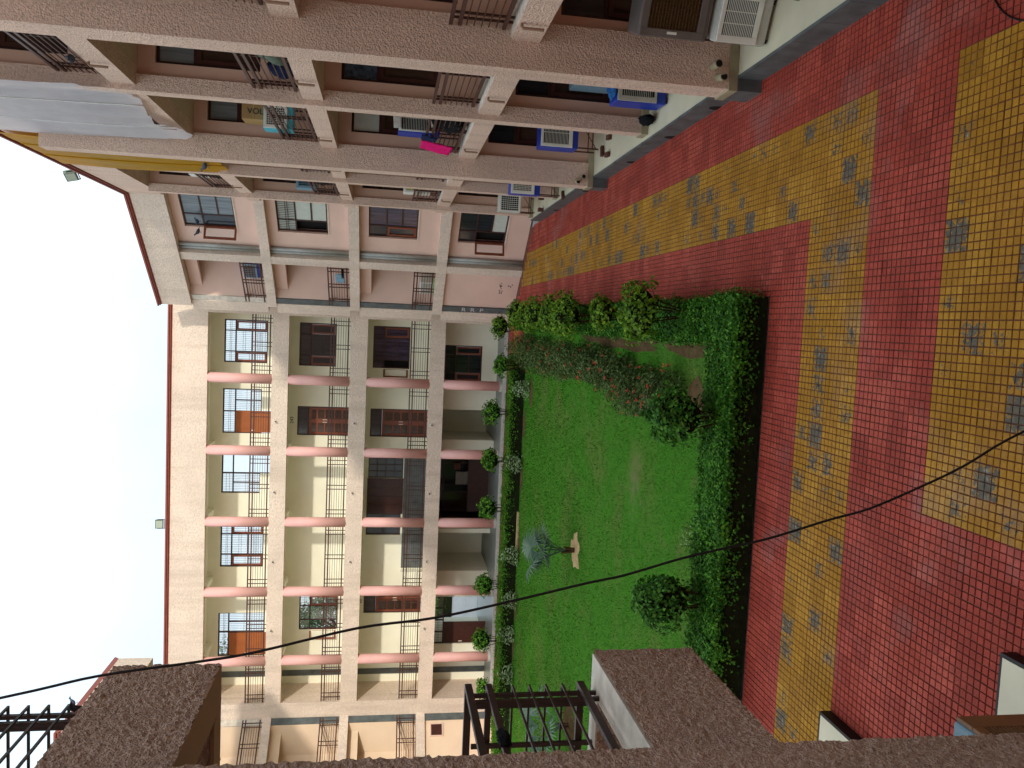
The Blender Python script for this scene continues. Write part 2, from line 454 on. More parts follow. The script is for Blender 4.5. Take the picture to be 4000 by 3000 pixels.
class MB:
    """collects boxes, tubes and faces in world space and links them as one mesh object"""
    def __init__(s, T=None):
        s.v, s.f, s.mi, s.T, s.cur = [], [], [], T, 0
    def add(s, vs, fs):
        b = len(s.v)
        s.v += [s.T(p) if s.T else tuple(p) for p in vs]
        s.f += [tuple(b + i for i in f) for f in fs]
        s.mi += [s.cur] * len(fs)
        return s
    def box(s, x0, x1, y0, y1, z0, z1):
        if x1 < x0: x0, x1 = x1, x0
        if y1 < y0: y0, y1 = y1, y0
        if z1 < z0: z0, z1 = z1, z0
        return s.add([(x0, y0, z0), (x1, y0, z0), (x1, y1, z0), (x0, y1, z0), (x0, y0, z1), (x1, y0, z1), (x1, y1, z1), (x0, y1, z1)],
                     [(0, 3, 2, 1), (4, 5, 6, 7), (0, 1, 5, 4), (1, 2, 6, 5), (2, 3, 7, 6), (3, 0, 4, 7)])
    def quad(s, a, b, c, d):
        return s.add([a, b, c, d], [(0, 1, 2, 3)])
    def prism(s, poly, z0, z1):
        n = len(poly)
        vs = [(x, y, z0) for x, y in poly] + [(x, y, z1) for x, y in poly]
        fs = [tuple(range(n))[::-1], tuple(range(n, 2 * n))] + [(i, (i + 1) % n, n + (i + 1) % n, n + i) for i in range(n)]
        return s.add(vs, fs)
    def tube(s, pts, r, n=8, caps=True):
        pts = [Vector(p) for p in pts]
        rs = r if isinstance(r, (list, tuple)) else [r] * len(pts)
        vs, fs = [], []
        prev = None
        for i, p in enumerate(pts):
            d = (pts[min(i + 1, len(pts) - 1)] - pts[max(i - 1, 0)]).normalized()
            if prev is None:
                a = Vector((0, 0, 1)) if abs(d.z) < 0.9 else Vector((1, 0, 0))
                u = d.cross(a).normalized()
            else:
                u = (prev - d * prev.dot(d)).normalized()
            prev = u
            w = d.cross(u)
            for k in range(n):
                t = 2 * math.pi * k / n
                vs.append(tuple(p + (u * math.cos(t) + w * math.sin(t)) * rs[i]))
        for i in range(len(pts) - 1):
            for k in range(n):
                fs.append((i * n + k, i * n + (k + 1) % n, (i + 1) * n + (k + 1) % n, (i + 1) * n + k))
        if caps:
            fs.append(tuple(range(n))[::-1])
            fs.append(tuple((len(pts) - 1) * n + k for k in range(n)))
        return s.add(vs, fs)
    def lathe(s, c, prof, n=16):
        vs, fs = [], []
        for r, z in prof:
            for k in range(n):
                t = 2 * math.pi * k / n
                vs.append((c[0] + r * math.cos(t), c[1] + r * math.sin(t), c[2] + z))
        m = len(prof)
        for i in range(m - 1):
            for k in range(n):
                fs.append((i * n + k, i * n + (k + 1) % n, (i + 1) * n + (k + 1) % n, (i + 1) * n + k))
        fs.append(tuple(range(n))[::-1])
        fs.append(tuple((m - 1) * n + k for k in range(n)))
        return s.add(vs, fs)
    def ellipsoid(s, c, rx, ry, rz, n=10, m=7, jit=0.0):
        vs, fs = [(c[0], c[1], c[2] - rz)], []
        for i in range(1, m):
            a = -math.pi / 2 + math.pi * i / m
            for k in range(n):
                t = 2 * math.pi * k / n
                j = 1 + random.uniform(-jit, jit)
                vs.append((c[0] + rx * j * math.cos(a) * math.cos(t), c[1] + ry * j * math.cos(a) * math.sin(t), c[2] + rz * j * math.sin(a)))
        vs.append((c[0], c[1], c[2] + rz))
        for k in range(n):
            fs.append((0, 1 + (k + 1) % n, 1 + k))
            fs.append((len(vs) - 1, 1 + (m - 2) * n + k, 1 + (m - 2) * n + (k + 1) % n))
        for i in range(m - 2):
            for k in range(n):
                fs.append((1 + i * n + k, 1 + i * n + (k + 1) % n, 1 + (i + 1) * n + (k + 1) % n, 1 + (i + 1) * n + k))
        return s.add(vs, fs)
    def build(s, name, mats, parent=None, smooth=False, bevel=0.0):
        if not isinstance(mats, (list, tuple)):
            mats = [mats]
        me = bpy.data.meshes.new(name)
        o = bpy.data.objects.new(name, me)
        COL.objects.link(o)
        off = Vector((0, 0, 0))
        if parent is not None:
            o.parent = parent
            off = OFF[parent.name]
        OFF[o.name] = off
        me.from_pydata([(x - off.x, y - off.y, z - off.z) for x, y, z in s.v], [], s.f)
        for m in mats:
            me.materials.append(m)
        if len(mats) > 1:
            me.polygons.foreach_set('material_index', s.mi)
        if smooth:
            me.polygons.foreach_set('use_smooth', [True] * len(me.polygons))
        if bevel:
            bv = o.modifiers.new('edge', 'BEVEL')
            bv.width = bevel
            bv.segments = 2
            bv.limit_method = 'ANGLE'
        me.update()
        return o

def frame(o, ex):
    """wall frame: x to the viewer's right, y into the wall, z up"""
    L = math.hypot(*ex)
    ex = (ex[0] / L, ex[1] / L)
    iy = (-ex[1], ex[0])
    return lambda p: (o[0] + ex[0] * p[0] + iy[0] * p[1], o[1] + ex[1] * p[0] + iy[1] * p[1], p[2])

def wall_cells(b, x0, x1, z0, z1, y0, y1, holes):
    """a wall slab with rectangular openings, built of butted blocks"""
    xs = sorted({x0, x1, *[min(max(h[i], x0), x1) for h in holes for i in (0, 1)]})
    for xa, xb in zip(xs, xs[1:]):
        if xb - xa < 1e-5:
            continue
        mid = (xa + xb) / 2
        cuts = sorted([(max(h[2], z0), min(h[3], z1)) for h in holes if h[0] < mid < h[1]])
        z = z0
        for a, c in cuts:
            if a - z > 1e-5:
                b.box(xa, xb, y0, y1, z, a)
            z = c
        if z1 - z > 1e-5:
            b.box(xa, xb, y0, y1, z, z1)

def obj_tree_copy(o, parent=None):
    c = o.copy()
    COL.objects.link(c)
    if parent is not None:
        c.parent = parent
    for ch in o.children:
        obj_tree_copy(ch, c)
    return c

def leaf_mesh(name, pts, nrm, size, mat, parent=None, aspect=0.55, kind='stuff', jitter=0.9):
    """one mesh of folded leaf blades at the given points"""
    n = len(pts)
    pts = np.asarray(pts, float)
    nrm = np.asarray(nrm, float) + rng.normal(0, jitter, (n, 3)) * 0.6
    nrm /= np.linalg.norm(nrm, axis=1)[:, None] + 1e-9
    a = rng.normal(0, 1, (n, 3))
    u = np.cross(nrm, a)
    u /= np.linalg.norm(u, axis=1)[:, None] + 1e-9
    w = np.cross(nrm, u)
    L = (np.asarray(size) * rng.uniform(0.6, 1.25, n))[:, None]
    B = L * aspect * 0.5
    base = pts - u * L * 0.5
    tip = pts + u * L * 0.5 - nrm * L * 0.12
    s1 = pts + w * B + nrm * B * 0.35
    s2 = pts - w * B + nrm * B * 0.35
    V = np.stack([base, s1, tip, s2], 1).reshape(-1, 3)
    off = np.array(OFF[parent.name]) if parent is not None else np.zeros(3)
    V = V - off
    me = bpy.data.meshes.new(name)
    idx = np.arange(n) * 4
    F = np.stack([idx, idx + 1, idx + 2, idx, idx + 2, idx + 3], 1).reshape(-1)
    me.vertices.add(n * 4)
    me.vertices.foreach_set('co', V.ravel().astype(np.float32))
    me.loops.add(len(F))
    me.loops.foreach_set('vertex_index', F.astype(np.int32))
    me.polygons.add(n * 2)
    me.polygons.foreach_set('loop_start', np.arange(0, n * 6, 3, dtype=np.int32))
    me.update(calc_edges=True)
    me.validate()
    me.materials.append(mat)
    o = bpy.data.objects.new(name, me)
    COL.objects.link(o)
    if parent is not None:
        o.parent = parent
        OFF[o.name] = Vector(off)
    if kind:
        o['kind'] = kind
    return o

# ------------------------------------------------------------------ ground
def sheet(name, x0, x1, y0, y1, z, mat, parent=None):
    b = MB()
    b.quad((x0, y0, z), (x1, y0, z), (x1, y1, z), (x0, y1, z))
    return b.build(name, mat, parent)

g = sheet('ground', -700, 700, -700, 700, -0.06, M['path_far'])
tag(g, kind='structure')

paving = MB().box(-16.5, 3.42, 2.0, 9.83, -0.05, -0.012).box(0.51, 3.42, 9.83, 31.4, -0.05, -0.012).box(-18.5, 0.51, 28.9, 32.42, -0.05, -0.012).build('courtyard_paving', M['joint'])
tag(paving, 'red and yellow paved court of small square pressed tiles', kind='structure')

def is_yellow(i, j):
    # i counts tiles to the left of x = TX, j counts tiles nearer than y = TY
    if 0 <= i < 4 and j < 7:
        return True                                   # strip beside the plinth
    if i >= 0 and 3 <= j < 7:
        return True                                   # strip in front of the hedge
    if 0 <= i < 14 and j >= 11:
        return True                                   # the nearest square
    return False

def paver_shape(b, x, y, n=4, gap=0.0068, dz=0.0):
    """one tile: n x n raised pads with sloping sides on a flat base"""
    s = TILE / n
    vs, fs = [], []
    for a in range(n):
        for c in range(n):
            x0, x1, y0, y1 = x + a * s + gap, x + (a + 1) * s - gap, y + c * s + gap, y + (c + 1) * s - gap
            if a == 0: x0 += 0.002
            if c == 0: y0 += 0.002
            k = len(vs)
            e = 0.004
            vs += [(x0 - e, y0 - e, -0.009 + dz), (x1 + e, y0 - e, -0.009 + dz), (x1 + e, y1 + e, -0.009 + dz), (x0 - e, y1 + e, -0.009 + dz),
                   (x0, y0, dz), (x1, y0, dz), (x1, y1, dz), (x0, y1, dz)]
            fs += [(k + 4, k + 5, k + 6, k + 7), (k, k + 1, k + 5, k + 4), (k + 1, k + 2, k + 6, k + 5), (k + 2, k + 3, k + 7, k + 6), (k + 3, k, k + 4, k + 7)]
    b.add(vs, fs)

def project(p):
    d = Vector(p) - EYE
    z = d.dot(c_fwd)
    if z < 0.2:
        return None
    return 3124.9 * d.dot(c_down) / z + 2000, 1500 - 3124.9 * d.dot(c_right) / z, z

cells = []
for i in range(-3, 62):
    for j in range(-72, 26):
        x0 = TX - (i + 1) * TILE
        y0 = TY - (j + 1) * TILE
        xc, yc = x0 + TILE / 2, y0 + TILE / 2
        if j < 0 and (xc < 0.5 or xc > 3.44 or yc > 31.2 - 1.15 * max(0, xc - 0.3)):
            continue
        if j >= 0 and (xc < -9.0):
            continue
        if xc < -2.5 and yc < 5.2 or xc < -4.2 and yc < 7.6:
            continue
        q = project((xc, yc, 0))
        if q is None:
            continue
        vis = -60 < q[0] < 4060 and -60 < q[1] < 2930 and not (q[1] > 2500 and 2300 < q[0] < 2600)
        cells.append((0 if vis else 1, q[2], i, j, x0, y0))
cells.sort()
protos = {}
for kind in ('red', 'yellow'):
    b = MB()
    paver_shape(b, -TILE / 2, -TILE / 2)
    me = bpy.data.meshes.new('paver')
    me.from_pydata(b.v, [], b.f)
    me.materials.append(M['paver_' + kind])
    protos[kind] = me
for c in cells[:300]:
    o = bpy.data.objects.new('paver', protos['yellow' if is_yellow(c[2], c[3]) else 'red'])
    o.location = (c[4] + TILE / 2, c[5] + TILE / 2, random.uniform(-0.002, 0.002))
    o.rotation_euler = (random.uniform(-0.004, 0.004), random.uniform(-0.004, 0.004), 0)
    COL.objects.link(o)
    o.parent = paving
fields = MB()
for c in cells[300:]:
    fields.cur = 1 if is_yellow(c[2], c[3]) else 0
    paver_shape(fields, c[4], c[5], 4 if c[1] < 24 else 2, 0.0068 if c[1] < 24 else 0.009, random.uniform(-0.002, 0.002))
o = fields.build('paver_field', [M['paver_red'], M['paver_yellow']], paving)
o['kind'] = 'stuff'
far = MB()
for i in range(0, 62):
    for j in range(-75, -64):
        x0, y0 = 0.4 - (i + 1) * TILE, TY - (j + 1) * TILE
        far.cur = 1 if -71 <= j < -68 else 0
        paver_shape(far, x0, y0, 2, 0.008)
o = far.build('paver_band', [M['paver_red'], M['paver_yellow']], paving)
o['kind'] = 'stuff'

lawn = sheet('lawn', -22, 0.1, 9.95, 28.9, 0.0, M['lawn'])
tag(lawn, 'green mown lawn in the middle of the courtyard', kind='structure')
far_lawn = sheet('garden_lawn', -60, 30, 60.5, 90, 0.0, M['lawn'])
tag(far_lawn, kind='structure')
far_path = sheet('garden_path', -60, 30, 39, 52.5, -0.03, M['path_far'])
tag(far_path, kind='structure')

# bare earth under the planting
def soil_patch(cx, cy, rx, ry, mat, z, seed):
    b = MB()
    r = random.Random(seed)
    n = 26
    ring = []
    for k in range(n):
        t = 2 * math.pi * k / n
        q = 1 + 0.55 * noise.noise((math.cos(t) * 2.3 + seed, math.sin(t) * 2.3, 0)) + r.uniform(-0.12, 0.12)
        ring.append((cx + rx * q * math.cos(t), cy + ry * q * math.sin(t), z))
    b.add([(cx, cy, z + 0.02)] + ring, [(0, 1 + k, 1 + (k + 1) % n) for k in range(n)])
    o = b.build('soil_patch', mat)
    o['kind'] = 'structure'
    return o
soil_patch(-5.65, 19.42, 0.42, 0.42, M['soil_pale'], 0.006, 1)
soil_patch(-1.05, 12.1, 0.36, 0.34, M['soil'], 0.006, 2)
soil_patch(-0.24, 12.4, 0.16, 1.3, M['soil'], 0.005, 3)
soil_patch(-0.26, 16.6, 0.2, 2.6, M['soil'], 0.005, 4)
soil_patch(-10.0, 19.1, 0.7, 0.6, M['soil'], 0.006, 5)
for k, (sx, sy) in enumerate(((-3.5, 27.75), (-5.4, 27.8), (-7.9, 27.7), (-10.2, 27.8), (-2.3, 26.6), (-11.7, 27.9))):
    soil_patch(sx, sy, 0.5, 0.28, M['soil'], 0.006, 10 + k)
kerb = MB().box(-8.1, -6.7, 27.85, 27.95, 0, 0.08).build('lawn_edging', M['soil_pale'])
tag(kerb, kind='structure')

# ------------------------------------------------------------------ shared building pieces
def mat_clear():
    t = NT('clear_window_glass')
    t.color((0.9, 0.95, 0.95, 1))
    t.rough(0.05)
    tp = t.n.new('ShaderNodeBsdfTransparent')
    ms = t.n.new('ShaderNodeMixShader')
    ms.inputs[0].default_value = 0.08
    t.l.new(tp.outputs[0], ms.inputs[1])
    t.l.new(t.p.outputs[0], ms.inputs[2])
    t.l.new(ms.outputs[0], t.n['Material Output'].inputs['Surface'])
    return t.m
M['glass_clear'] = mat_clear()

def window(root, T, x0, x1, z0, z1, cells, d=0.08, bar=0.05, grille=False, fm='frame', name='window', step=0.075, sm='wood'):
    """cells: (x0, x1, z0, z1, glass key or None, 's' for a wooden sash)"""
    holes = [(a + bar / 2, b2 - bar / 2, c + bar / 2, e - bar / 2) for a, b2, c, e, *_ in cells]
    holes = [(max(h[0], x0 + bar), min(h[1], x1 - bar), max(h[2], z0 + bar), min(h[3], z1 - bar)) for h in holes]
    b = MB(T)
    wall_cells(b, x0, x1, z0, z1, d, d + 0.06, holes)
    w = b.build(name, M[fm], root)
    for h, c in zip(holes, cells):
        a, e, f, g2 = h
        if len(c) > 5 and c[5] == 's':
            sb = MB(T)
            wall_cells(sb, a + 0.004, e - 0.004, f + 0.004, g2 - 0.004, d - 0.015, d + 0.035, [(a + 0.075, e - 0.075, f + 0.075, g2 - 0.075)])
            sb.build('sash', M[sm], w)
            a, e, f, g2 = a + 0.07, e - 0.07, f + 0.07, g2 - 0.07
        if c[4]:
            MB(T).box(a - 0.01, e + 0.01, d + 0.02, d + 0.028, f - 0.01, g2 + 0.01).build('pane', M[c[4]], w)
    if grille:
        gb = MB(T)
        n = max(2, int((x1 - x0) / step))
        for k in range(1, n):
            xx = x0 + (x1 - x0) * k / n
            gb.box(xx - 0.006, xx + 0.006, d + 0.075, d + 0.087, z0 + 0.02, z1 - 0.02)
        for h in holes:
            for q in (0.42, 0.58):
                zz = h[2] + (h[3] - h[2]) * q
                gb.box(h[0], h[1], d + 0.088, d + 0.1, zz - 0.006, zz + 0.006)
        gb.build('grille', M['frame'], w)
    return w

def open_sash(parent, T, x0, z0, z1, width, ang, d, hinge=1):
    """a casement leaf swung outwards about a vertical hinge at x0"""
    ca, sa = math.cos(ang) * hinge, -math.sin(ang)
    U = lambda p: T((x0 + ca * p[0] - sa * 0 - p[1] * sa * 0.0, d + sa * p[0] + p[1], p[2]))
    b = MB(U)
    wall_cells(b, 0, width, z0, z1, 0, 0.04, [(0.07, width - 0.07, z0 + 0.07, z1 - 0.07)])
    s = b.build('sash', M['wood'], parent)
    MB(U).box(0.065, width - 0.065, 0.015, 0.022, z0 + 0.065, z1 - 0.065).build('pane', M['glass_clear'], parent)
    return s

def rail(root, p0, p1, z, name='railing', mat='rail', h=0.80, k=1.0, split=False):
    """balcony rail: flat bars, thin rods between, uprights in pairs"""
    p0, p1 = Vector((*p0, 0)), Vector((*p1, 0))
    L = (p1 - p0).length
    ex = (p1 - p0).normalized()
    T = frame((p0.x, p0.y), (ex.x, ex.y))
    w = 0.018 * k
    b = MB(T)
    b.box(0, L, -w, w, z + h - 0.044, z + h + 0.004)
    bars = b.build(name, M[mat], root)
    u = MB(T)
    def flush(nm):
        nonlocal u
        if split:
            u.build(nm, M[mat], bars)
            u = MB(T)
    for zz in (h - 0.135, 0.10):
        u.box(0, L, -w, w, z + zz - 0.024, z + zz + 0.024)
        flush('rail_bar')
    for q in range(5):
        zz = z + 0.20 + q * 0.095
        u.box(0, L, -0.007, 0.007, zz - 0.007, zz + 0.007)
        flush('rail_rod')
    xs = [0.14, 0.31] if L < 1.0 else [0.14, 0.31, L - 0.31, L - 0.14]
    if L > 2.0:
        xs += [L / 2 - 0.08, L / 2 + 0.08]
    for x in xs:
        u.box(x - 0.014 * k, x + 0.014 * k, w + 0.002, w + 0.03 * k, z - 0.01, z + h - 0.03)
        flush('rail_post')
    if not split:
        o = u.build('rail_bars', M[mat], bars)
        o['kind'] = 'stuff'
    return bars

def coping(b, T, x0, x1, y0, y1, z):
    """three stepped brown mouldings"""
    b.T = T
    b.box(x0, x1, y0, y1, z, z + 0.055)
    b.box(x0, x1, y0 - 0.05, y1 + 0.05, z + 0.055, z + 0.11)
    b.box(x0, x1, y0 - 0.10, y1 + 0.10, z + 0.11, z + 0.165)

ID = lambda p: tuple(p)

# ------------------------------------------------------------------ gallery block across the court
FY, BY = 32.70, 34.50
fac = thing('gallery_block', 'four storey gallery block with round pink columns across the far side of the lawn', 'building', (-8.0, 32.7, 0))
TF = frame((0, 0), (1, 0))
XL, XR = -15.9, -0.05
beams = [(2.54, 3.13), (5.66, 6.33), (8.73, 9.36), (11.80, 13.11)]
FLOOR = [0.12, 3.05, 6.25, 9.28]
for k, (a, c) in enumerate(beams):
    MB().box(XL, XR, FY, FY + 0.30, a, c).build('fascia_beam' if k < 3 else 'parapet', M['plaster_far'], fac)
b = MB(); coping(b, ID, -16.5, 0.44, FY + 0.02, FY + 0.28, 13.11); b.build('coping', M['coping'], fac)
MB().box(XR, 0.44, FY, BY + 0.2, 0, 13.108).build('pilaster', M['plaster_far'], fac)
MB().box(-16.5, XL, FY, BY + 0.2, 0, 13.108).build('pilaster', M['plaster_far'], fac)
MB().box(XL, XR, FY - 0.25, BY + 3.2, 0.0, 0.12).build('floor', M['floor_grey'], fac)
MB().box(XL, XR, FY - 0.31, FY - 0.252, 0.0, 0.135).build('kerb', M['white_dirty'], fac)
for k, (a, c) in enumerate(beams[:3]):
    MB().box(XL, XR, FY + 0.302, BY + 0.2, a + 0.28, c - 0.08).build('floor_slab', M['cream'], fac)
MB().box(XL, XR, FY + 0.302, BY + 0.5, 12.05, 12.25).build('roof_slab', M['cream'], fac)
colx = [-2.60 - 2.89 * k for k in range(5)]
zr = [(0.12, 2.54), (3.13, 5.66), (6.33, 8.73), (9.36, 11.80)]
for f, (a, c) in enumerate(zr):
    for x in colx:
        cb = MB()
        cb.lathe((x, FY + 0.17, a), [(0.2, 0.0), (0.2, c - a)], 20)
        cl = cb.build('column', M['column'], fac, smooth=False)
        for p in cl.data.polygons:
            p.use_smooth = len(p.vertices) == 4
        if f == 0:
            MB().lathe((x, FY + 0.17, 0.121), [(0.235, 0.0), (0.235, 0.10)], 20).build('column_foot', M['white_dirty'], fac)
        bz = beams[f][0]
        if f < 3:
            MB().box(x - 0.12, x + 0.12, FY + 0.304, BY, bz + 0.02, bz + 0.278).build('cross_beam', M['cream'], fac)
        else:
            MB().box(x - 0.12, x + 0.12, FY + 0.304, BY, bz + 0.02, 12.048).build('cross_beam', M['cream'], fac)
edges = [XR] + [v for x in colx for v in (x + 0.2, x - 0.2)] + [XL]
for f in range(1, 4):
    for k in range(6):
        x1, x0 = edges[2 * k], edges[2 * k + 1]
        rail(fac, (x0, FY + 0.13), (x1, FY + 0.13), zr[f][0], mat='rail')
for f in range(3):
    for k in range(4):
        x = -4.27 - 2.85 * k
        sp = MB(TF).tube([(x, FY - 0.10, beams[f][0] + 0.43), (x, FY + 0.02, beams[f][0] + 0.45)], 0.036, 8).build('spout', M['white_dirty'], fac)
        MB(TF).tube([(x, FY - 0.104, beams[f][0] + 0.43), (x, FY - 0.1005, beams[f][0] + 0.43)], 0.024, 8).build('spout_mouth', M['dark'], sp)

TB = frame((0, BY), (1, 0))
def wall_floor(z0, z1, holes, mat='cream'):
    b = MB(TB)
    wall_cells(b, XL, XR, z0, z1, 0, 0.2, holes)
    return b.build('back_wall', M[mat], fac)
def std_cells(x0, x1, z0, z1, tz, xa, xb, g, open_left=False, gw=None):
    mz = (z0 + tz) / 2
    gw = gw or g
    cs = [(x0, xa, tz, z1, g), (xa, xb, tz, z1, g), (xb, x1, tz, z1, g), (xa, xb, z0, mz, g), (xa, xb, mz, tz, g), (xb, x1, z0, tz, gw, 's')]
    cs.append((x0, xa, z0, tz, None) if open_left else (x0, xa, z0, tz, gw, 's'))
    return cs
def panel_door(x0, x1, z0, z1, tz, glass='glass_brown'):
    b = MB(TB)
    mx = (x0 + x1) / 2
    wall_cells(b, x0, x1, z0, z1, 0.06, 0.12, [(x0 + 0.05, x1 - 0.05, z0, tz - 0.03), (x0 + 0.05, x1 - 0.05, tz + 0.03, z1 - 0.05)])
    dr = b.build('door', M['frame'], fac)
    MB(TB).box(x0 + 0.045, x1 - 0.045, 0.08, 0.09, tz + 0.025, z1 - 0.045).build('transom_pane', M['glass'], dr)
    for a, c in ((x0 + 0.05, mx - 0.003), (mx + 0.003, x1 - 0.05)):
        zs = [z0 + 0.12, z0 + 0.42, z0 + 0.74, z0 + 1.14, z0 + 1.46, tz - 0.12]
        hs = [(a + 0.09, c - 0.09, zs[i] + 0.03, zs[i + 1] - 0.03) for i in range(5)]
        lb = MB(TB)
        wall_cells(lb, a, c, z0 + 0.01, tz - 0.035, 0.055, 0.10, hs)
        lb.build('door_leaf', M['wood'], dr)
        pb = MB(TB)
        for h in hs:
            pb.box(h[0] - 0.008, h[1] + 0.008, 0.078, 0.086, h[2] - 0.008, h[3] + 0.008)
        pb.build('door_pane', M[glass], dr)
        hx = c - 0.05 if a < mx - 0.2 else a + 0.05
        MB(TB).box(hx - 0.012, hx + 0.012, 0.03, 0.054, z0 + 1.05, z0 + 1.23).build('handle', M['white'], dr)
    return dr
def flush_door(x0, x1, z0, z1, mat='ply', d=0.07):
    dr = MB(TB).box(x0, x1, d, d + 0.045, z0, z1).build('door', M[mat], fac)
    MB(TB).box(x0 + 0.07, x0 + 0.10, d - 0.03, d - 0.002, (z0 + z1) / 2 + 0.1, (z0 + z1) / 2 + 0.26).build('handle', M['white'], dr)
    return dr

# ground floor: recesses, dark lobby, passage to the garden
wall_floor(0.12, 2.82, [(-2.58, -1.01, 0.79, 2.41), (-5.12, -3.80, 0.12, 2.60), (-9.05, -5.60, 0.12, 2.60), (-10.95, -9.25, 0.12, 2.60), (-14.26, -12.12, 0.12, 2.48)])
window(fac, TB, -2.58, -1.01, 0.79, 2.41, std_cells(-2.58, -1.01, 0.79, 2.41, 1.93, -2.18, -1.42, 'glass'))
for q in ((-5.32, -5.12, BY + 0.202, 37.3), (-3.80, -3.6, BY + 0.202, 37.3), (-5.12, -3.80, 37.3, 37.5), (-11.15, -10.95, BY + 0.202, 37.3), (-9.25, -9.05, BY + 0.202, 37.3),
          (-10.95, -9.25, 37.3, 37.5), (-14.46, -14.26, BY + 0.202, 37.7), (-12.12, -11.92, BY + 0.202, 37.7)):
    MB().box(*q, 0.121, 2.62).build('recess_wall', M['cream'], fac)
MB().box(XL, XR, BY + 0.202, 37.9, 2.622, 2.82).build('recess_ceiling', M['soffit'], fac)
for q in ((-9.048, -8.96, BY + 0.202, 37.3), (-5.6, -5.52, BY + 0.202, 37.3), (-9.05, -5.52, 37.302, 37.5)):
    MB().box(*q, 0.121, 2.62).build('lobby_wall', M['wood_dark'], fac)
TLB = frame((0, 37.2), (1, 0))
window(fac, TLB, -8.9, -5.65, 0.2, 2.5, [(-8.9, -8.0, 0.2, 2.05, 'glass_brown'), (-8.0, -6.6, 0.2, 2.05, 'glass'), (-6.6, -5.65, 0.2, 2.05, 'glass_brown'), (-8.9, -5.65, 2.05, 2.5, 'glass')], d=0.0, bar=0.09, name='lobby_screen', fm='wood_dark')
MB().box(-7.6, -7.0, 37.0, 37.12, 0.9, 1.5).build('notice_board', M['white_dirty'], fac)
MB().box(-6.9, -6.6, 37.0, 37.12, 1.3, 1.6).build('notice_board', M['wood'], fac)
MB().box(-8.6, -6.2, 35.8, 36.0, 0.121, 1.05).build('lobby_counter', M['wood_dark'], fac)
# passage: transom grille and one brown leaf
w = window(fac, TB, -14.26, -12.12, 2.0, 2.48, [(-14.26 + 0.535 * k, -14.26 + 0.535 * (k + 1), 2.0, 2.48, 'glass_clear') for k in range(4)], d=0.07, grille=True, name='transom')
flush_door(-14.24, -13.28, 0.14, 2.0, 'wood_dark', 0.05)

# first floor
wall_floor(3.05, 5.94, [(-2.11, -0.32, 3.91, 5.46), (-5.06, -3.85, 3.05, 5.49), (-12.82, -11.6, 3.05, 5.53), (-6.85, -5.70, 4.02, 5.50), (-9.35, -8.41, 4.06, 5.53)])
w = window(fac, TB, -2.11, -0.32, 3.91, 5.46, std_cells(-2.11, -0.32, 3.91, 5.46, 5.0, -1.75, -0.82, 'glass_violet', True))
open_sash(w, TB, -2.10, 3.97, 5.01, 0.42, math.radians(25), 0.02, -1)
MB(TB).box(-2.6, 0.1, 0.25, 1.6, 3.06, 5.9).build('room_dark_block', M['dark'], fac)  # solid near-black block, painted darkness behind the open sash
panel_door(-5.06, -3.85, 3.05, 5.49, 5.03)
window(fac, TB, -6.85, -5.70, 4.02, 5.50, [(-6.85 + 0.2875 * k, -6.85 + 0.2875 * (k + 1), z, z + 0.37, 'glass') for k in range(4) for z in (4.02, 4.39, 4.76, 5.13)], bar=0.035)
wp = MB(TB)
for k in range(4):
    wp.box(-8.41 + 0.39 * k + 0.006, -8.41 + 0.39 * (k + 1) - 0.006, -0.045, -0.002, 4.0, 5.53)
wp.build('wood_panelling', M['wood_dark'], fac)
window(fac, TB, -9.35, -8.41, 4.06, 5.53, [(-9.35, -8.88, 4.06, 4.8, 'glass'), (-8.88, -8.41, 4.06, 4.8, 'glass'), (-9.35, -8.41, 4.8, 5.53, 'glass')])
for k in range(17):
    MB(TB).box(-10.80 + 0.291 * k + 0.004, -10.80 + 0.291 * (k + 1) - 0.004, -0.032, -0.002, 3.06, 3.98).build('slate_panel', M['slate'], fac)
st = MB(TB)
for k in range(5):
    st.box(-10.84 - 0.17 * (k + 1), -10.84 - 0.17 * k, -0.5, -0.034, 3.05, 3.98 - 0.17 * k)
st.build('stair', M['cream'], fac)
panel_door(-12.82, -11.6, 3.05, 5.53, 5.05)
# second floor
wall_floor(6.25, 9.01, [(-2.12, -0.31, 6.99, 8.51), (-5.06, -3.83, 6.25, 8.52), (-13.52, -12.0, 6.63, 8.25)])
window(fac, TB, -2.12, -0.31, 6.99, 8.51, std_cells(-2.12, -0.31, 6.99, 8.51, 8.04, -1.67, -0.80, 'glass'))
panel_door(-5.06, -3.83, 6.25, 8.52, 8.07)
w = window(fac, TB, -13.52, -12.0, 6.63, 8.25, std_cells(-13.52, -12.0, 6.63, 8.25, 7.8, -13.1, -12.5, 'glass_clear', True), grille=True)
open_sash(w, TB, -13.51, 6.69, 7.8, 0.42, math.radians(20), 0.02, -1)
def text_mesh(name, body, size, T, mat, parent, ext=0.004, sx=1.0):
    cu = bpy.data.curves.new(name, 'FONT')
    cu.body = body
    cu.size = size
    cu.extrude = ext
    cu.align_x, cu.align_y = 'CENTER', 'CENTER'
    tmp = bpy.data.objects.new('lettering_source', cu)
    COL.objects.link(tmp)
    dg = bpy.context.evaluated_depsgraph_get()
    me = bpy.data.meshes.new_from_object(tmp.evaluated_get(dg))
    vs = [tuple(v.co) for v in me.vertices]
    fs = [tuple(p.vertices) for p in me.polygons]
    bpy.data.objects.remove(tmp)
    bpy.data.curves.remove(cu)
    bpy.data.meshes.remove(me)
    b = MB(lambda p: T((p[0] * sx, -p[2], p[1])))
    b.add(vs, fs)
    return b.build(name, mat, parent)
TN = frame((-4.43, BY), (1, 0))
text_mesh('door_number', '243', 0.2, lambda p: TN((p[0], p[1] - 0.006, p[2] + 8.74)), M['number'], fac)
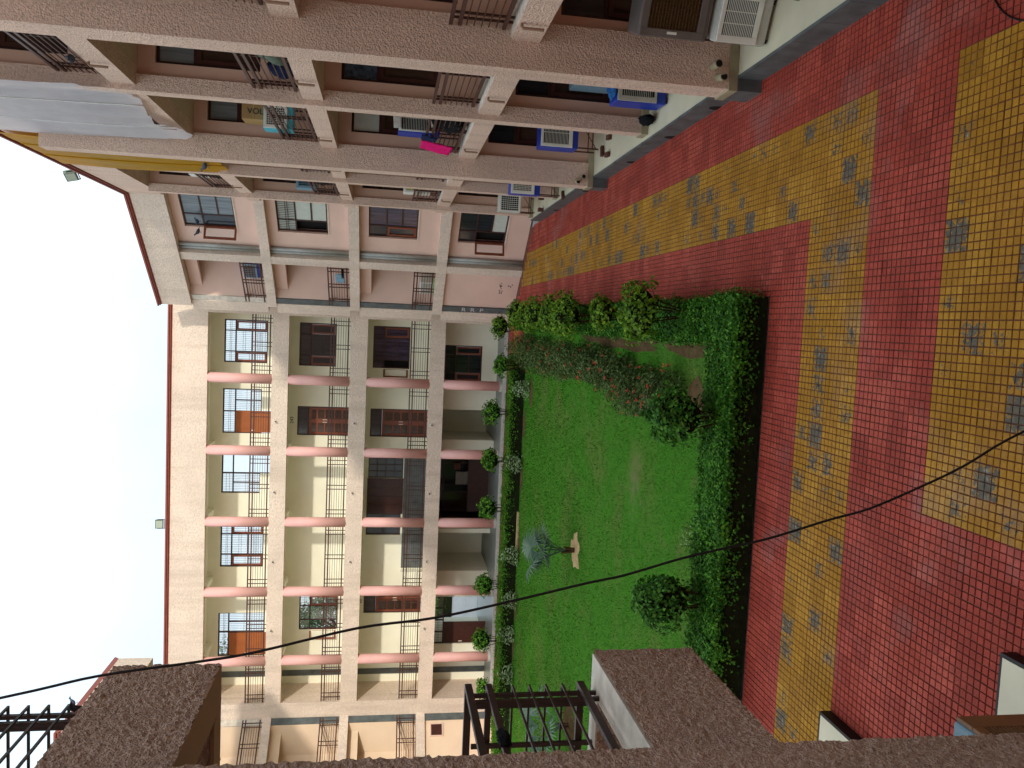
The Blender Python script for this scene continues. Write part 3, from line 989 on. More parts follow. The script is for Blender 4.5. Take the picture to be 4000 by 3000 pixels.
text_mesh('door_number', '10', 0.2, lambda p: frame((-12.3, BY), (1, 0))((p[0], p[1] - 0.006, p[2] + 5.66)), M['number'], fac)
# top floor: window openings that show the sky behind
wall_floor(9.28, 12.05, [(-2.08, -0.30, 9.79, 11.53), (-5.04, -4.07, 9.28, 11.55), (-4.07, -3.17, 9.98, 11.55), (-7.58, -6.73, 10.0, 11.55), (-6.73, -5.78, 9.28, 11.55), (-10.75, -8.91, 9.79, 11.55), (-14.64, -13.60, 9.28, 11.58), (-13.60, -12.74, 9.68, 11.58)])
window(fac, TB, -2.08, -0.30, 9.79, 11.53, std_cells(-2.08, -0.30, 9.79, 11.53, 11.08, -1.62, -0.76, 'glass_clear'), grille=True)
window(fac, TB, -5.04, -3.17, 9.98, 11.55, [(-5.04, -4.12, 11.05, 11.55, 'glass_clear'), (-4.12, -3.17, 11.05, 11.55, 'glass_clear'), (-4.12, -3.65, 9.98, 11.05, 'glass_clear'), (-3.65, -3.17, 9.98, 11.05, 'glass_clear'), (-5.04, -4.12, 9.98, 11.05, None)], grille=True)
flush_door(-5.0, -4.1, 9.29, 11.03)
window(fac, TB, -7.58, -5.78, 9.30, 11.55, [(-7.58, -6.73, 11.09, 11.55, 'glass_clear'), (-6.73, -5.78, 11.09, 11.55, 'glass_clear'), (-7.58, -7.13, 10.0, 11.09, 'glass_clear'), (-7.13, -6.73, 10.0, 11.09, 'glass_clear'), (-6.73, -5.78, 9.32, 11.09, None), (-7.58, -6.73, 9.32, 9.98, None)])
gb = MB(TB)
for k in range(1, 12):
    xx = -7.55 + 0.07 * k
    gb.box(xx - 0.006, xx + 0.006, 0.155, 0.167, 10.0, 11.5)
for zz in (10.5, 10.6, 11.25, 11.38):
    gb.box(-7.55, -6.75, 0.168, 0.18, zz - 0.006, zz + 0.006)
gb.build('grille', M['frame'], fac)
window(fac, TB, -10.75, -8.91, 9.79, 11.55, std_cells(-10.75, -8.91, 9.79, 11.55, 11.1, -10.22, -9.35, 'glass_clear'), grille=True)
window(fac, TB, -14.64, -12.74, 9.68, 11.58, [(-14.64, -13.60, 11.16, 11.58, 'glass_clear'), (-13.60, -12.74, 11.16, 11.58, 'glass_clear'), (-13.60, -13.15, 9.68, 11.16, 'glass_clear'), (-13.15, -12.74, 9.68, 11.16, 'glass_clear'), (-14.64, -13.60, 9.68, 11.16, None)], grille=True)
flush_door(-14.6, -13.64, 9.29, 11.13)
for f, (a, c) in enumerate(((0.13, 2.6), (3.06, 5.9), (6.26, 8.9), (9.29, 12.0))):
    MB(TB).box(-15.55, -15.3, -0.03, -0.002, a, c).build('slate_strip', M['slate'], fac)

# ------------------------------------------------------------------ angled corner blocks
def corner(root, T, detail):
    PK, PD = (M['pink'], M['pink_deep']) if detail else (M['pink_sunlit'], M['pink_sunlit'])
    bz = [(2.82, 3.19), (5.97, 6.33), (9.07, 9.40)]
    top = (12.15, 13.2)
    LEN = 5.35
    for a, c in bz:
        MB(T).box(0.0, LEN, 0.0, 0.28, a, c).build('fascia_beam', M['plaster_far'], root)
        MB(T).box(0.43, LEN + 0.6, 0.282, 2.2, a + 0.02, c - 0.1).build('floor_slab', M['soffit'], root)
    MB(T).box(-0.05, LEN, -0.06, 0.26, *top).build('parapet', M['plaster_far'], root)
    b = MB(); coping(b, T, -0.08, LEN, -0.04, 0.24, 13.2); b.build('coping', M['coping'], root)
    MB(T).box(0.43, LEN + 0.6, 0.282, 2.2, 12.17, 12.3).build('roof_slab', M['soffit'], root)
    lev = [(0.0, 2.82), (3.19, 5.97), (6.33, 9.07), (9.40, 12.15)]
    for f, (a, c) in enumerate(lev):
        MB(T).box(-0.35, 0.16, 0.03, 1.0, a, c).build('pilaster', M['plaster_far'], root)
        MB(T).box(0.16, 0.43, 0.05, 1.2, a, c).build('slate_strip', M['slate'] if f < 3 else M['white_wall'], root)
        MB(T).box(2.30, 2.65, 0.012, 0.5, a, c).build('pier', M['plaster_far'], root)
        if f == 0:
            MB(T).box(0.43, 2.30, 0.12, 0.4, a, c).build('blank_wall', PK, root)
        else:
            rb = MB(T)
            rb.prism([(0.43, 0.10), (1.30, 1.0), (1.30, 1.2), (0.43, 1.2)], a, c)
            rb.build('recess_wall', PK, root)
            MB(T).box(1.302, 2.30, 1.0, 1.2, a, c).build('recess_wall', PD, root)  # deeper tone paints this plane of the recess as the shaded one
            MB(T).box(0.43, 2.30, 0.34, 0.52, c - 0.42, c - 0.001).build('lintel', PK, root)
            rail(root, T((0.2, 0.06, 0))[:2], T((2.30, 0.06, 0))[:2], a, mat='rail', split=detail)
        zt = c - 0.32
        z0 = zt - 1.70
        wb = MB(T)
        wall_cells(wb, 2.65, LEN + 0.5, a, c, 0.28, 0.5, [(3.64, 5.10, z0, zt)])
        wb.build('window_wall', PK, root)
        pp = MB(T)
        pp.tube([(2.74, 0.2, a), (2.74, 0.2, c)], 0.056, 10)
        pp.tube([(2.88, 0.2, a), (2.88, 0.2, c)], 0.062, 10)
        pj = pp.build('rain_pipe', M['pipe'], root, smooth=True)
        clamp = MB(T)
        zc = (a + c) / 2
        clamp.tube([(2.88, 0.2, zc - 0.03), (2.88, 0.2, zc + 0.03)], 0.075, 10).tube([(2.74, 0.2, zc + 0.3), (2.74, 0.2, zc + 0.36)], 0.068, 10)
        clamp.build('pipe_collar', M['pipe'], pj)
        if not detail:
            continue
        m, tz = 4.14, zt - 0.62
        mz = (z0 + tz) / 2
        if f == 0:
            cs = [(3.64, m, tz, zt, 'glass'), (m, 5.10, tz, zt, 'glass'), (m, 5.10, mz, tz, 'glass'), (m, 5.10, z0, mz, 'paper'), (3.64, m, z0, tz, None)]
        elif f == 1:
            cs = [(3.64, m, tz, zt, 'glass'), (m, 5.10, tz, zt, 'glass_violet'), (m, 5.10, mz, tz, 'glass_violet'), (m, 5.10, z0, mz, 'glass_violet'), (3.64, m, z0, tz, 'glass', 's')]
        elif f == 2:
            cs = [(3.64, m, tz, zt, 'paper'), (m, 5.10, tz, zt, 'paper'), (m, 5.10, mz, tz, 'paper'), (m, 5.10, z0, mz, 'paper'), (3.64, m, z0, tz, None)]
        else:
            cs = [(3.64, m, tz, zt, 'glass_blue'), (m, 5.10, tz, zt, 'glass_blue'), (m, 5.10, mz, tz, 'glass_blue'), (m, 5.10, z0, mz, 'glass_blue'), (3.64, m, z0, tz, 'glass')]
        w = window(root, T, 3.64, 5.10, z0, zt, cs, d=0.36)
        if f in (0, 3):
            open_sash(w, T, 3.66, z0, tz, 0.46, math.radians(62), 0.32, -1)
        if f == 2:
            gb = MB(T)
            for k in range(1, 13):
                zz = tz + (zt - tz) * k / 13 * 0.98
            for k in range(1, 18):
                xx = 3.66 + 1.42 * k / 18
                gb.box(xx - 0.007, xx + 0.007, 0.352, 0.359, tz + 0.03, zt - 0.03)
            for q in (0.4, 0.52):
                zz = tz + (zt - tz) * q
                gb.box(3.68, 5.06, 0.344, 0.351, zz - 0.008, zz + 0.008)
            gb.build('grille', M['frame'], w)
        MB(T).box(3.60, 5.14, 0.26, 0.279, z0 - 0.05, z0).build('window_sill', M['plaster_far'], root)
        MB(T).box(m - 0.04, 5.12, 0.355, 0.42, z0 - 0.0, z0 + 0.001).build('sash_rail', M['wood'], w)
        MB(T).box(2.655, 3.2, 0.50, 0.56, a, c).build('inner_dark', M['dark'], root) if False else None
        # near-black block paints the darkness of the room behind open casements
        MB(T).box(3.5, 5.3, 0.56, 1.6, z0 - 0.1, zt + 0.1).build('room_dark_block', M['dark'], root)
    MB(T).box(-0.3, LEN + 0.6, 2.2, 2.4, 0, 12.3).build('rear_wall', PK, root)

cornr = thing('corner_block', 'angled corner block with grey rain pipes and a column of windows', 'building', (2.0, 29.6, 0))
TD = frame((0.25, 31.6), (0.656, -0.755))
corner(cornr, TD, True)
text = MB()
for k, (ch, zz) in enumerate((('R', 1.97), ('R', 1.62), ('P', 1.27))):
    # painted sideways, read from top to bottom
    text_mesh('lettering', ch, 0.30, (lambda zz: (lambda p: TD((0.295 + p[2], 0.05 + p[1] - 0.004, zz - p[0]))))(zz), M['letter'], cornr, 0.002)
rs = random.Random(5)
sc = MB(TD)
for k in range(16):
    cx, cz = rs.choice([(1.75, 0.62), (1.4, 0.62), (1.72, 0.32)])
    cx += rs.uniform(-0.14, 0.14); cz += rs.uniform(-0.1, 0.1)
    r1, r2 = rs.uniform(0.015, 0.05), rs.uniform(0.012, 0.035)
    pts = [(cx + r1 * math.cos(t) * rs.uniform(0.7, 1.2), 0.117, cz + r2 * math.sin(t) * rs.uniform(0.7, 1.2)) for t in [i * math.pi / 4 for i in range(8)]]
    sc.add(pts, [tuple(range(8))])
sc.build('wall_stain', M['scrawl'], cornr)

cornl = thing('left_corner_block', 'angled corner block at the far left with balconies beyond the slate strip', 'building', (-18.4, 29.6, 0))
TLo = frame((-16.395 - 0.656 * 5.35, 32.8 - 0.755 * 5.35), (0.656, 0.755))
TLm = lambda p: TLo((5.35 - p[0], p[1], p[2]))
corner(cornl, TLm, False)
vb = MB(TLm)
wall_cells(vb, 0.55, 1.1, 2.05, 2.6, 0.08, 0.118, [(0.6, 1.05, 2.1, 2.55)])
vt = vb.build('vent', M['pink'], cornl)
MB(TLm).box(0.6, 1.05, 0.10, 0.116, 2.1, 2.55).build('louvre', M['wood_dark'], vt)

lw = thing('left_wing', 'pale left wing whose roof canopy juts out with a brown coping', 'building', (-21.0, 16.0, 0))
MB().box(-27, -20.3, 5.5, 27.6, 0, 12.15).build('wall', M['pink'], lw)
MB().box(-20.5, -11.45, 22.3, 27.0, 12.15, 13.2).build('roof_canopy', M['plaster_far'], lw)
b = MB(); coping(b, ID, -20.5, -11.45, 22.3, 27.0, 13.2); b.build('coping', M['coping'], lw)
for z in (2.9, 6.0, 9.1):
    MB().box(-20.29, -19.8, 5.5, 27.6, z, z + 0.36).build('fascia_beam', M['plaster_far'], lw)

# ------------------------------------------------------------------ right wing
XB = 3.65
rw = thing('right_wing', 'rough pinkish right wing with stepped balconies along the plinth', 'building', (5.5, 15.0, 0))
rz = [(3.07, 3.44), (6.10, 6.44), (9.12, 9.50)]
Y0, Y1 = 2.8, 27.55
for a, c in rz:
    MB().box(XB, XB + 0.32, Y0, Y1, a, c).build('edge_beam', M['plaster'], rw)
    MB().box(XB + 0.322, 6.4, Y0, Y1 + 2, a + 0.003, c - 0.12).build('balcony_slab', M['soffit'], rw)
    MB().box(XB + 0.03, XB + 0.30, Y0, Y1, c, c + 0.012).build('ledge_top', M['white_wall'], rw)
MB().box(XB, XB + 0.3, Y0, Y1, 12.15, 13.2).build('parapet', M['plaster'], rw)
b = MB(); coping(b, frame((XB + 0.30, Y0), (0, 1)), 0, Y1 - Y0, 0.02, 0.28, 13.2); b.build('coping', M['coping'], rw)
MB().box(XB + 0.302, 9.0, Y0, Y1 + 3, 12.15, 12.32).build('roof_slab', M['soffit'], rw)
MB().box(6.4, 9.0, Y0, Y1 + 3, 0.0, 12.148).build('rear_wall', M['pink_deep'], rw)
fins = [(2.8, 3.22, 3.89, 0.42), (6.65, 3.56, 3.83, 0.26), (10.5, 3.29, 3.90, 0.42), (14.3, 3.56, 3.83, 0.26), (18.2, 3.24, 3.76, 0.40), (22.0, 3.55, 3.81, 0.26), (25.9, 3.52, 3.76, 0.26)]
wl_lev = [(0.35, 3.07), (3.44, 6.10), (6.44, 9.12), (9.50, 12.15)]
for k, (y, xa, xb, th) in enumerate(fins):
    MB().box(xa, xb, y, y + th, 0.35, 12.148).build('pier' if th > 0.3 else 'fin', M['plaster'], rw)
    MB().box(xa - 0.025, xb + 0.3, y - 0.03, y + th + 0.02, 0.35, 0.47).build('skirting', M['skirting'], rw)
    T = frame((0, y + 0.09), (1, 0))
    for f, (a, c) in enumerate(wl_lev):
        zt, z0 = c - 0.28, c - 0.28 - (1.68 if f else 1.75)
        wb = MB(T)
        wall_cells(wb, xb, 6.4, a, c, 0, 0.15, [(4.06, 5.6, z0, zt)])
        wb.build('balcony_wall', M['pink_deep'], rw)
        if k in (0, 1):
            continue
        tz = zt - 0.62
        top = 'glass'
        if k == 3 and f == 1: top = 'poster'
        if k in (3, 4) and f == 2: top = 'glass_blue'
        if k == 4 and f == 1: top = 'paper'
        low = 'glass_brown'
        window(rw, T, 4.06, 5.6, z0, zt, [(4.06, 4.7, tz, zt, top), (4.7, 5.6, tz, zt, 'glass'), (4.06, 4.7, z0, tz, low, 's'), (4.7, 5.6, z0, tz, 'glass', 's')], d=0.06, sm='wood_dark')
    if k < 6:
        yn = fins[k + 1][0]
        for f in range(3):
            rail(rw, (XB + 0.12, yn - 0.02), (XB + 0.12, y + th), rz[f][1] + 0.012, split=k >= 1)
# plinth along the court
pl = MB().box(3.47, 6.4, 2.8, 26.35, 0.0, 0.345).build('plinth', M['floor_cream'], rw)
yy = 2.8
kk = 0
while yy < 26.3:
    w_ = min(0.62 + 0.05 * math.sin(kk * 2.1), 26.35 - yy)
    MB().box(3.43, 3.469, yy + 0.004, yy + w_ - 0.004, 0.0, 0.352 + 0.003 * math.sin(kk)).build('slate_riser', M['slate'], rw)
    yy += w_
    kk += 1
for y, xa, xb, th in fins[2:]:
    if th > 0.3:
        MB().box(xa - 0.02, 3.428, y - 0.03, y + th + 0.02, 0.0, 0.35).build('pier_base', M['slate'], rw)
for y in (11.9, 13.9, 16.2, 20.0, 23.6):
    b = MB(frame((3.426, y), (0, -1)))
    n = 10
    vs = [(0.11 * math.cos(math.pi * i / n), 0.0, 0.16 * math.sin(math.pi * i / n)) for i in range(n + 1)]
    b.add([(v[0], 0.002, v[2]) for v in vs] + [(v[0], 0.06, v[2]) for v in vs], [tuple(range(n + 1))] + [(i, i + 1, n + 2 + i, n + 1 + i) for i in range(n)])
    b.build('drain_hole', M['dark'], rw)
def pipe_stub(x, y, z, dx, r=0.055, ln=0.16):
    b = MB()
    b.tube([(x, y + 0.03, z), (x + dx, y - ln, z - 0.02)], r, 12)
    p = b.build('drain_pipe', M['skirting'], rw, smooth=False)
    MB().tube([(x + dx, y - ln - 0.002, z - 0.02), (x + dx, y - ln - 0.004, z - 0.0201)], r * 0.82, 12).build('pipe_mouth', M['dark'], p)
pipe_stub(3.56, 10.5, 0.70, 0.0); pipe_stub(3.43, 10.5, 0.62, -0.03)
pipe_stub(3.42, 18.2, 0.62, 0.0, 0.05); pipe_stub(3.34, 18.2, 0.74, -0.04, 0.05)
for y in (9.9, 13.2, 17.2, 20.6, 24.5):
    for f in range(3):
        z = (rz[f][0] + rz[f][1]) / 2 - 0.02
        p = MB().tube([(XB + 0.03, y, z + 0.17), (XB - 0.045, y, z + 0.17), (XB - 0.06, y, z + 0.15), (XB - 0.06, y, z - 0.10)], 0.02, 8).build('spout', M['soffit_near'], rw)
        MB().tube([(XB - 0.06, y, z - 0.101), (XB - 0.06, y, z - 0.104)], 0.016, 8).build('spout_mouth', M['dark'], p)

# ------------------------------------------------------------------ the near block, with the balcony beside the camera
nb = thing('near_block', 'rough brown near block with open corner balconies close at the left edge', 'building', (-4.0, -2.0, 0))
MB().box(-9, 12, -14, -1.2, 0, 13.0).build('wall', M['pink_deep'], nb)
MB().box(-9, -3.7, -1.2, 3.85, 0, 13.0).build('side_wall', M['pink_deep'], nb)
def rough_box(b, x0, x1, y0, y1, z0, z1, step=0.017, amp=0.012):
    """block whose faces are finely divided and pushed about, so edges come out pebbly"""
    def disp(p):
        n1 = noise.noise_vector(Vector(p) * 34.0)
        n2 = noise.noise_vector(Vector(p) * 80.0)
        return tuple(p[i] + amp * (n1[i] * 0.8 + n2[i] * 0.55) for i in range(3))
    def face(o, u, v):
        lu, lv = Vector(u).length, Vector(v).length
        nu, nv = max(1, int(lu / step)), max(1, int(lv / step))
        vs = [disp(tuple(o[k] + u[k] * i / nu + v[k] * j / nv for k in range(3))) for j in range(nv + 1) for i in range(nu + 1)]
        fs = [(j * (nu + 1) + i, j * (nu + 1) + i + 1, (j + 1) * (nu + 1) + i + 1, (j + 1) * (nu + 1) + i) for j in range(nv) for i in range(nu)]
        b.add(vs, fs)
    dx, dy, dz = x1 - x0, y1 - y0, z1 - z0
    face((x1, y0, z0), (0, dy, 0), (0, 0, dz))
    face((x0, y0, z0), (0, 0, dz), (0, dy, 0))
    face((x0, y0, z0), (dx, 0, 0), (0, 0, dz))
    face((x0, y1, z0), (0, 0, dz), (dx, 0, 0))
    return b
b = rough_box(MB(), -2.6, -2.2, 3.40, 3.905, 0.0, 9.0, 0.017, 0.016)
b.build('pilaster', M['plaster_near'], nb, smooth=False)
MB().box(-3.7, -2.62, 2.6, 3.86, 0, 13.0).build('inner_wall', M['pink_deep'], nb)
for a, c, ye in ((2.68, 3.40, 5.29), (5.88, 6.53, 5.19)):
    b = MB()
    rough_box(b, -2.53, -2.25, 3.88, ye, a, c, 0.016, 0.016)
    b.build('balcony_beam', M['plaster_near'], nb)
    b = MB()
    rough_box(b, -3.75, -2.55, ye - 0.19, ye - 0.005, a, c, 0.022, 0.016)
    b.build('balcony_beam', M['plaster_near'], nb)
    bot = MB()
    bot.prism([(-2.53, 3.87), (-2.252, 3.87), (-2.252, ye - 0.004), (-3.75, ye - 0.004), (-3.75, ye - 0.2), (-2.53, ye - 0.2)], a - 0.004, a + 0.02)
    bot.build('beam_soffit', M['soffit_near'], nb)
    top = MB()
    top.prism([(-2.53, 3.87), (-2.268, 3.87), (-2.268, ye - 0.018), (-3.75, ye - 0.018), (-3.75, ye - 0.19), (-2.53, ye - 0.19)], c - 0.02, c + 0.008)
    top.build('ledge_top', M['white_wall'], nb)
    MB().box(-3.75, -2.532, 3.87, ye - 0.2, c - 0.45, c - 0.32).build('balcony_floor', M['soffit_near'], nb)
    # corner rail standing on the ledge
    z = c + 0.01
    X, Yc = -2.46, ye - 0.08
    rl = None
    for zz, hh, t_ in ((0.87, 0.024, 0.018), (0.73, 0.021, 0.016), (0.09, 0.024, 0.018)):
        rb = MB().box(X - t_, X + t_, 3.9, Yc + t_, z + zz - hh, z + zz + hh)
        rb.box(-3.75, X - t_ - 0.001, Yc - t_, Yc + t_, z + zz - hh, z + zz + hh)
        q = rb.build('corner_railing' if rl is None else 'rail_bar', M['rail_black'], rl or nb, bevel=0.003)
        rl = rl or q
    for q in range(4):
        zz = z + 0.22 + q * 0.115
        th = MB().box(X - 0.007, X + 0.007, 3.9, Yc + 0.007, zz - 0.007, zz + 0.007)
        th.box(-3.75, X - 0.0075, Yc - 0.007, Yc + 0.007, zz - 0.007, zz + 0.007)
        th.build('rail_rod', M['rail_black'], rl)
    for yy in (4.30, Yc - 0.15, Yc - 0.06):
        MB().box(X - 0.045, X - 0.021, yy - 0.014, yy + 0.014, z - 0.01, z + 0.84).build('rail_post', M['rail_black'], rl)
    for xx in (-2.58, -2.86, -3.3):
        MB().box(xx - 0.014, xx + 0.014, Yc - 0.045, Yc - 0.021, z - 0.01, z + 0.84).build('rail_post', M['rail_black'], rl)
pp = MB().prism([(-9, -1.2), (-2.39, -1.2), (-2.39, 5.32), (-4.06, 5.32), (-4.06, 7.72), (-9, 7.72)], 0, 0.14)
pp.build('plinth', M['floor_cream'], nb)
rs_ = MB().box(-2.388, -2.36, -1.2, 5.35, 0, 0.136).box(-4.03, -2.3885, 5.322, 5.35, 0, 0.136).box(-4.058, -4.03, 5.3505, 7.75, 0, 0.136).box(-9, -4.0585, 7.722, 7.75, 0, 0.136)
rs_.build('slate_riser', M['black'], nb)  # black in place of slate grey paints the shadowed side of the plinth

# ------------------------------------------------------------------ coolers and other household things
def cooler(name, label, x, y, z, w, d, h, ang=0.0, body='blue', face='white', panel=(0.12, 0.12, 0.3, 0.1), slats=14, cols=2, cat='air cooler', group=None, stand=0.0, hole='dark', slat_mat=None, step=0.0, vertical=False):
    """desert cooler: tank body, moulded front, louvred opening, feet; panel = side, side, bottom and top margins as shares"""
    r = thing(name, label, cat, (x, y, z - stand), group)
    ca, sa = math.cos(ang), -math.sin(ang)
    T = frame((x, y), (ca, sa))
    MB(T).box(0, w, 0.03, d, z, z + h).build('body', M[body], r, bevel=0.02)
    x0, x1 = w * panel[0], w * (1 - panel[1])
    z0, z1 = z + h * panel[2], z + h * (1 - panel[3])
    fb = MB(T)
    wall_cells(fb, 0.01 + step, w - 0.01 - step, z + h * max(0, panel[2] - 0.10), z + h - 0.012, 0.0, 0.029, [(x0, x1, z0, z1)])
    fb.build('front_panel', M[face], r, bevel=0.006)
    MB(T).box(x0 - 0.004, x1 + 0.004, 0.0292, 0.0296, z0 - 0.004, z1 + 0.004).build('opening', M[hole], r)
    sb = MB(T)
    if vertical:
        for k in range(1, slats):
            xx = x0 + (x1 - x0) * k / slats
            sb.box(xx - 0.006, xx + 0.006, 0.004, 0.016, z0, z1)
        for q in range(1, cols):
            zz = z0 + (z1 - z0) * q / cols
            sb.box(x0, x1, 0.0165, 0.026, zz - 0.008, zz + 0.008)
    else:
        for k in range(1, slats):
            zz = z0 + (z1 - z0) * k / slats
            sb.box(x0, x1, 0.004, 0.016, zz - 0.0035, zz + 0.0035)
        for q in range(1, cols):
            xx = x0 + (x1 - x0) * q / cols
            sb.box(xx - 0.006, xx + 0.006, 0.0165, 0.026, z0, z1)
    sb.build('louvre', M[slat_mat or face], r)
    if stand:
        t = 0.014
        for px in (0.03, w - 0.03):
            for py in (0.05, d - 0.05):
                MB(T).box(px - t, px + t, py - t, py + t, z - stand, z - 0.001).build('stand_leg', M['rail'], r)
        sb = MB(T)
        zz = z - stand * 0.72
        sb.box(0.045, w - 0.045, 0.05 - 0.01, 0.05 + 0.01, zz, zz + 0.02).box(0.045, w - 0.045, d - 0.06, d - 0.04, zz, zz + 0.02)
        sb.tube([(0.03, 0.05, z - stand + 0.05), (w - 0.03, 0.05, z - 0.03)], 0.009, 6)
        sb.build('stand_braces', M['rail'], r)
    else:
        fb = MB(T)
        for px in (0.06, w - 0.06):
            for py in (0.08, d - 0.06):
                fb.box(px - 0.025, px + 0.025, py - 0.025, py + 0.025, z - 0.03, z)
        fb.build('feet', M['black'], r)
    return r, T

GC = 'air coolers set out in front of the windows'
r, T = cooler('metal_cooler', 'big grey sheet metal cooler with brown straw pad, raised above the white cooler', 3.60, 9.78, 1.10, 0.80, 0.55, 0.88, math.radians(24), 'grey_metal', 'grey_metal', (0.13, 0.15, 0.16, 0.12), 16, 12, group=GC, stand=0.74, hole='pad_brown', slat_mat='pad_brown')
for q in (0.05, 0.70):
    MB(T).box(q, q + 0.03, -0.012, -0.001, 1.50, 1.62).build('latch', M['white'], r)
r, T = cooler('plastic_cooler', 'dirty white plastic cooler low on the plinth beside the pier with drain stubs', 3.56, 9.62, 0.39, 0.56, 0.34, 0.66, math.radians(24), 'white_dirty', 'white', (0.16, 0.12, 0.30, 0.10), 18, 3, group=GC)
r, T = cooler('plastic_cooler', 'blue cooler with cream louvres standing on the plinth beside a black bag', 3.80, 13.25, 0.38, 0.62, 0.5, 0.86, 0.05, 'blue', 'white_dirty', (0.15, 0.12, 0.30, 0.10), 16, 2, group=GC)
MB(T).box(0.1, 0.2, -0.004, -0.0005, 0.60, 0.64).build('control_knob', M['black'], r)
r, T = cooler('window_cooler', 'pale blue grey window cooler set high behind the blue cooler on the plinth', 4.20, 13.98, 1.12, 0.62, 0.35, 0.72, 0.0, 'paleblue', 'paleblue', (0.18, 0.18, 0.18, 0.16), 10, 3, group=GC, stand=0.76)
r, T = cooler('plastic_cooler', 'blue cooler with white louvres raised on an iron stand over loose bricks', 3.86, 17.30, 0.93, 0.62, 0.5, 0.84, 0.02, 'blue', 'white', (0.12, 0.12, 0.26, 0.08), 18, 2, group=GC, stand=0.46, vertical=False)
r, T = cooler('plastic_cooler', 'blue and white cooler with a mesh front at the edge of the plinth', 3.44, 21.2, 1.01, 0.60, 0.45, 0.80, 0.05, 'blue', 'white', (0.16, 0.16, 0.30, 0.10), 12, 10, group=GC, stand=0.55, hole='pad_brown')
r, T = cooler('plastic_cooler', 'small white cooler with an open grid front on bricks nearest the angled corner', 3.44, 24.7, 0.95, 0.60, 0.45, 0.68, 0.05, 'white_dirty', 'white', (0.10, 0.20, 0.12, 0.10), 8, 7, group=GC, stand=0.45)
r, T = cooler('plastic_cooler', 'white louvred cooler with blue casing on the first floor behind the pink towel', 3.92, 17.3, 3.93, 0.62, 0.45, 0.88, 0.0, 'blue', 'white', (0.10, 0.12, 0.22, 0.08), 18, 2, group=GC, stand=0.46, step=0.02)
for q in (0.12, 0.36):
    MB(T).box(q, q + 0.1, -0.004, -0.0005, 4.0, 4.06).build('control_knob', M['black'], r)
r, T = cooler('plastic_cooler', 'cyan cooler with a white dotted front behind the second floor rail', 3.80, 17.4, 6.96, 0.50, 0.4, 0.60, 0.0, 'cyan', 'white', (0.16, 0.16, 0.30, 0.12), 9, 8, group=GC, stand=0.50)
r, T = cooler('window_cooler', 'pale blue cooler with a dark mesh front on the second floor beside the corner block', 3.82, 25.3, 7.15, 0.62, 0.4, 0.62, 0.0, 'paleblue', 'paleblue', (0.14, 0.14, 0.16, 0.14), 12, 8, group=GC, stand=0.69)
r, T = cooler('window_cooler', 'white cooler with a yellowed grille on the first floor beside the corner block', 3.80, 24.6, 3.75, 0.60, 0.4, 0.80, 0.0, 'white', 'white', (0.12, 0.12, 0.2, 0.1), 14, 4, group=GC, stand=0.29, hole='ink_yellow')
r, T = cooler('window_cooler', 'small white cooler seen past the yellow plastic sheet on the top floor', 3.95, 25.0, 10.25, 0.60, 0.4, 0.55, 0.0, 'white', 'white', (0.12, 0.12, 0.2, 0.1), 10, 2, group=GC, stand=0.73)
TDc = TD((0.95, 0.55, 0))
r, T = cooler('plastic_cooler', 'blue and white cooler behind the top floor rail of the angled corner block', TDc[0], TDc[1], 9.62, 0.72, 0.4, 0.62, math.radians(49), 'blue', 'paleblue', (0.08, 0.08, 0.28, 0.08), 12, 6, group=GC, stand=0.2, hole='white_dirty', slat_mat='navy_cloth')
r, T = cooler('metal_cooler', 'cooler with tan louvred front and blue grey lid beneath the near balcony ledge', -2.40, 3.4, 0.45, 1.10, 0.62, 0.74, math.radians(-90), 'paleblue', 'tan_grille', (0.08, 0.14, 0.12, 0.12), 22, 6, group=GC, stand=0.31, slat_mat='tan_grille')

def wavy(name, label, cat, mat, corners, nu, nv, amp, seed, thick=0.006, group=None, freq=3.0, sag=0.0):
    """a hanging cloth or sheet between four corners (tl, tr, br, bl) with folds and a real thickness"""
    tl, tr, br, bl = [Vector(c) for c in corners]
    n = ((tr - tl).cross(bl - tl)).normalized()
    b = MB()
    vs, fs = [], []
    for j in range(nv + 1):
        for i in range(nu + 1):
            u, v = i / nu, j / nv
            p = (tl * (1 - u) + tr * u) * (1 - v) + (bl * (1 - u) + br * u) * v
            f = noise.noise(Vector((u * freq * 2.2 + seed, v * freq * 0.35, seed))) + 0.5 * noise.noise(Vector((u * freq * 6 + seed, v * freq * 0.9, 3)))
            p = p + n * f * amp
            p.z -= sag * 4 * u * (1 - u) * v
            edge = noise.noise(Vector((u * 5 + seed, 0.3, v * 5))) * amp * 0.6
            if j == nv:
                p.z += edge
            vs.append(tuple(p))
    for j in range(nv):
        for i in range(nu):
            fs.append((j * (nu + 1) + i, j * (nu + 1) + i + 1, (j + 1) * (nu + 1) + i + 1, (j + 1) * (nu + 1) + i))
    b.add(vs, fs)
    o = b.build(name, mat, None, smooth=True)
    so = o.modifiers.new('thickness', 'SOLIDIFY')
    so.thickness = thick
    return tag(o, label, cat, group)

def heap(name, label, cat, mat, c, r, seed, group=None):
    """a crumpled bundle"""
    b = MB()
    b.ellipsoid((0, 0, 0), 1, 1, 1, 22, 14)
    out = []
    for p in b.v:
        q = Vector(p)
        k = 1 + 0.34 * noise.noise(q * 2.1 + Vector((seed, 0, 0))) + 0.14 * noise.noise(q * 5.3 + Vector((0, seed, 0)))
        out.append((c[0] + q.x * r[0] * k, c[1] + q.y * r[1] * k, max(c[2] - r[2], c[2] + q.z * r[2] * k)))
    b.v = out
    return tag(b.build(name, mat, None, smooth=True), label, cat, group)

